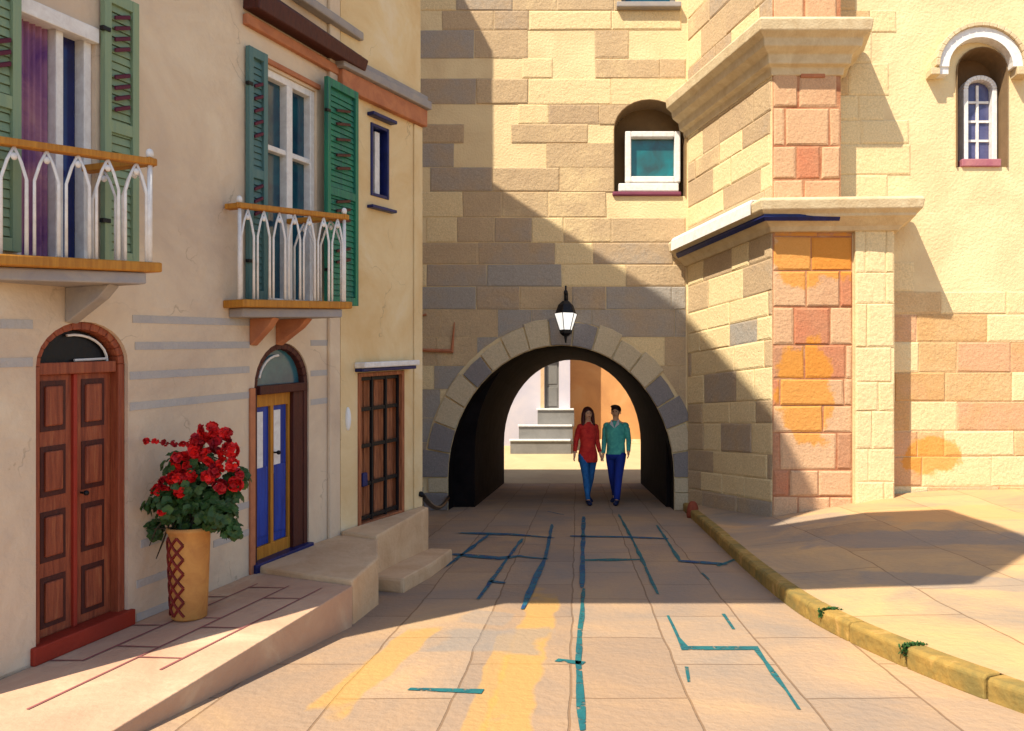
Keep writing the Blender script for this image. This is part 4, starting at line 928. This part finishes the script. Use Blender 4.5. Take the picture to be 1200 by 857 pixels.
def person(x, y, H, label, female, mats, armL, armR, step, hd_turn=0):
    """local frame: faces -Y (towards the viewer); L = viewer's left"""
    p = thing('person', label, 'person', (x, y, 0)); k = H/1.75
    top, leg, hair = mats; J = {}; V = []; E = []; Rr = []
    def v(n, pos, r, par=None):
        J[n] = len(V); V.append(tuple(c*k for c in pos)); Rr.append(r*k)
        if par is not None: E.append((J[par], J[n]))
    sw = .155 if female else .185; hw = .095
    v('pel', (0, 0, .93), .115); v('wai', (0, 0, 1.08), .10, 'pel'); v('che', (0, .01, 1.27), .125, 'wai'); v('nkb', (0, .01, 1.44), .06, 'che'); v('nk', (0, 0, 1.52), .048, 'nkb'); v('jaw', (0, -.015, 1.585), .062, 'nk'); v('hd', (0, -.005, 1.66), .082, 'jaw'); v('crn', (0, .005, 1.705), .07, 'hd')
    for s, nm, arm in ((-1, 'L', armL), (1, 'R', armR)):
        v('sh'+nm, (s*sw, .01, 1.41), .052, 'nkb'); e, h = arm
        v('el'+nm, e, .037, 'sh'+nm); v('wr'+nm, h, .024, 'el'+nm)
        d = (Vector(h)-Vector(e)).normalized(); a = Vector((s, 0, 0)); f = Vector((0, -1, 0))
        pm = Vector(h)+d*.055; v('pa'+nm, pm, .028, 'wr'+nm)
        for i, (o_, ln) in enumerate(((-.024, .062), (-.008, .072), (.009, .068), (.025, .052))):
            b = pm+f*o_*-1+d*.025; v('f%d%s' % (i, nm), b, .0085, 'pa'+nm); t = b+d*ln*.55+a*-s*.004; v('g%d%s' % (i, nm), t, .0078, 'f%d%s' % (i, nm)); v('h%d%s' % (i, nm), t+d*ln*.4-a*.014, .006, 'g%d%s' % (i, nm))
        tb = pm+f*.026-d*.015; v('t'+nm, tb, .010, 'pa'+nm); v('u'+nm, tb+f*.015+d*.035, .008, 't'+nm)
        st = step*(1 if s < 0 else -1); bend = max(0, st)*.5
        v('hip'+nm, (s*hw, 0, .90), .088, 'pel'); v('kn'+nm, (s*hw*.86, -st*.42-abs(st)*.12, .49), .055, 'hip'+nm); v('an'+nm, (s*hw*.8, -st, .085+(0.05 if st < 0 else 0)), .035, 'kn'+nm); v('to'+nm, (s*hw*.95, -st-.13, .035+(.0 if st < 0 else .0)), .030, 'an'+nm)
    body = skin('body', V, E, Rr, J['pel'], M['skin'], p)
    Pj = lambda n: Vector(V[J[n]])
    W_ = Vector((x, y, 0))
    def ring(z, rx, ry, cy=0, n=20): return [W_+Vector((rx*k*math.cos(2*math.pi*i/n), (cy+ry*math.sin(2*math.pi*i/n))*k, z*k)) for i in range(n)]
    # top
    t = MB()
    if female: t.rings([ring(.76, .175, .135), ring(.80, .185, .145), ring(.92, .178, .14), ring(1.08, .140, .115), ring(1.25, .158, .14, -.01), ring(1.36, .165, .125), ring(1.42, .15, .09), ring(1.475, .075, .07), ring(1.50, .06, .058)])
    else: t.rings([ring(.86, .170, .125), ring(.90, .175, .13), ring(1.08, .165, .125), ring(1.25, .190, .14), ring(1.36, .205, .13), ring(1.425, .175, .09), ring(1.475, .08, .068), ring(1.49, .07, .064)])
    for nm in 'LR':
        a, b, c = Pj('sh'+nm), Pj('el'+nm), Pj('wr'+nm); s = -1 if nm == 'L' else 1
        e = .84 if female else .95; c2 = b.lerp(c, e)
        t.ell(W_+a+Vector((-s*.02, 0, -.01)), .075*k, .07*k, .065*k, 12, 8)
        t.tube([W_+a+Vector((-s*.03, 0, .0)), W_+a.lerp(b, .3), W_+a.lerp(b, .8), W_+b, W_+b.lerp(c, .25), W_+b.lerp(c, .6), W_+c2], [r*k for r in (.062, .060, .050, .048, .046, .040, .036)], 12)
    t.build('top' if female else 'shirt', top, p, smooth=True)
    # legs
    l = MB()
    l.rings([ring(.80, .155, .115), ring(.88, .165, .122), ring(.98, .155, .115)])
    for nm in 'LR':
        a, b, c = Pj('hip'+nm), Pj('kn'+nm), Pj('an'+nm)
        l.tube([W_+a, W_+a.lerp(b, .3), W_+a.lerp(b, .8), W_+b, W_+b.lerp(c, .3), W_+b.lerp(c, .7), W_+b.lerp(c, .97)], [r*k for r in ((.092, .088, .066, .062, .060, .048, .044) if female else (.098, .096, .078, .074, .068, .060, .058))], 12)
    l.build('trousers', leg, p, smooth=True)
    for nm in 'LR':
        a, b = Pj('an'+nm), Pj('to'+nm); s = MB(); n = 12
        s.rings([[W_+a.lerp(b, q)+Vector((rx*k*math.cos(2*math.pi*i/n), yo*k, (rz*math.sin(2*math.pi*i/n)+zo)*k)) for i in range(n)] for q, rx, rz, yo, zo in ((0, .02, .03, .05, -.03), (0, .04, .05, .03, -.02), (.3, .042, .05, 0, -.018), (.8, .046, .036, 0, 0), (1, .042, .03, -.03, .004), (1, .02, .015, -.06, 0))])
        s.build('shoe', M['shoe'], p, smooth=True)
    # hair and face
    h = MB(); hc = W_+Vector((0, .02, 1.685))*1
    hc = W_+Vector((0, .022*k, 1.69*k))
    h.ell(hc, .093*k, .098*k, .088*k, 16, 10)
    if female:
        for s in (-1, 1): h.rings([[W_+Vector(((s*cx2+rx*math.cos(2*math.pi*i/10))*k, (yy+ry*math.sin(2*math.pi*i/10))*k, z*k)) for i in range(10)] for z, cx2, rx, yy, ry in ((1.72, .060, .035, .0, .05), (1.64, .085, .034, .0, .055), (1.54, .095, .036, .0, .05), (1.44, .098, .034, -.02, .04), (1.37, .09, .018, -.03, .02))])
        h.rings([ring(1.72, .085, .05, .04, 12), ring(1.6, .09, .05, .05, 12), ring(1.45, .085, .04, .06, 12), ring(1.38, .06, .03, .06, 12)])
    else:
        h.ell(W_+Vector((-.01*k, -.045*k, 1.745*k)), .078*k, .045*k, .035*k, 12, 8)
    h.build('hair', hair, p, smooth=True)
    fc = MB(); fc.ell(W_+Vector((0, -.028*k, 1.635*k)), .066*k, .066*k, .088*k, 16, 12); fc.ell(W_+Vector((0, -.098*k, 1.632*k)), .012*k, .018*k, .022*k, 8, 6)
    for s in (-1, 1): fc.ell(W_+Vector((s*.079*k, .0, 1.635*k)), .012*k, .018*k, .03*k, 8, 6)
    fc.build('face', M['skin'], p, smooth=True)
    for s in (-1, 1):
        e = MB(); e.ell(W_+Vector((s*.027*k, -.086*k, 1.655*k)), .011*k, .008*k, .007*k, 8, 6); e.build('eye', M['black'], p, smooth=True)
    mo = MB(); mo.ell(W_+Vector((0, -.086*k, 1.592*k)), .021*k, .008*k, .006*k, 8, 6); mo.build('mouth', mat('lips', (.35,.06,.04,1), .5), p, smooth=True)
    if not female:
        cl = MB()
        for s in (-1, 1): cl.add([W_+Vector(q)*k for q in ((s*.004, -.135, 1.36), (s*.05, -.09, 1.50), (s*.075, -.06, 1.515), (s*.085, -.105, 1.43))], [(0, 1, 2, 3)])
        o = cl.build('collar', M['white'], p); sd_ = o.modifiers.new('t', 'SOLIDIFY'); sd_.thickness = .012
        b = MB(); b.rings([ring(.85, .172, .127), ring(.89, .174, .129)]); b.build('belt', M['trousers'], p)
    p.rotation_euler = (0, 0, hd_turn)
    return p
xw, xm, yp = .20, .71, 13.95
# hands meet between them
hx = (xw+xm)/2
person(xw, yp, 1.74, 'woman with long chestnut hair in a red top and blue jeans', True, (M['redtop'], M['jeans'], M['hair_r']),
       ((-.205, .07, 1.15), (-.245, .02, .92)), ((.20, .06, 1.14), ((hx-xw-.03)/.994, -.04, .91)), .25, .30)
person(xm, yp+.02, 1.77, 'dark haired man in a teal shirt with white collar and navy trousers', False, (M['tealshirt'], M['trousers'], M['hair_b']),
       ((-.225, .05, 1.15), ((hx-xm+.03)/1.01, -.04, .895)), ((.235, .0, 1.15), (.265, -.16, .94)), -.27, -.28)
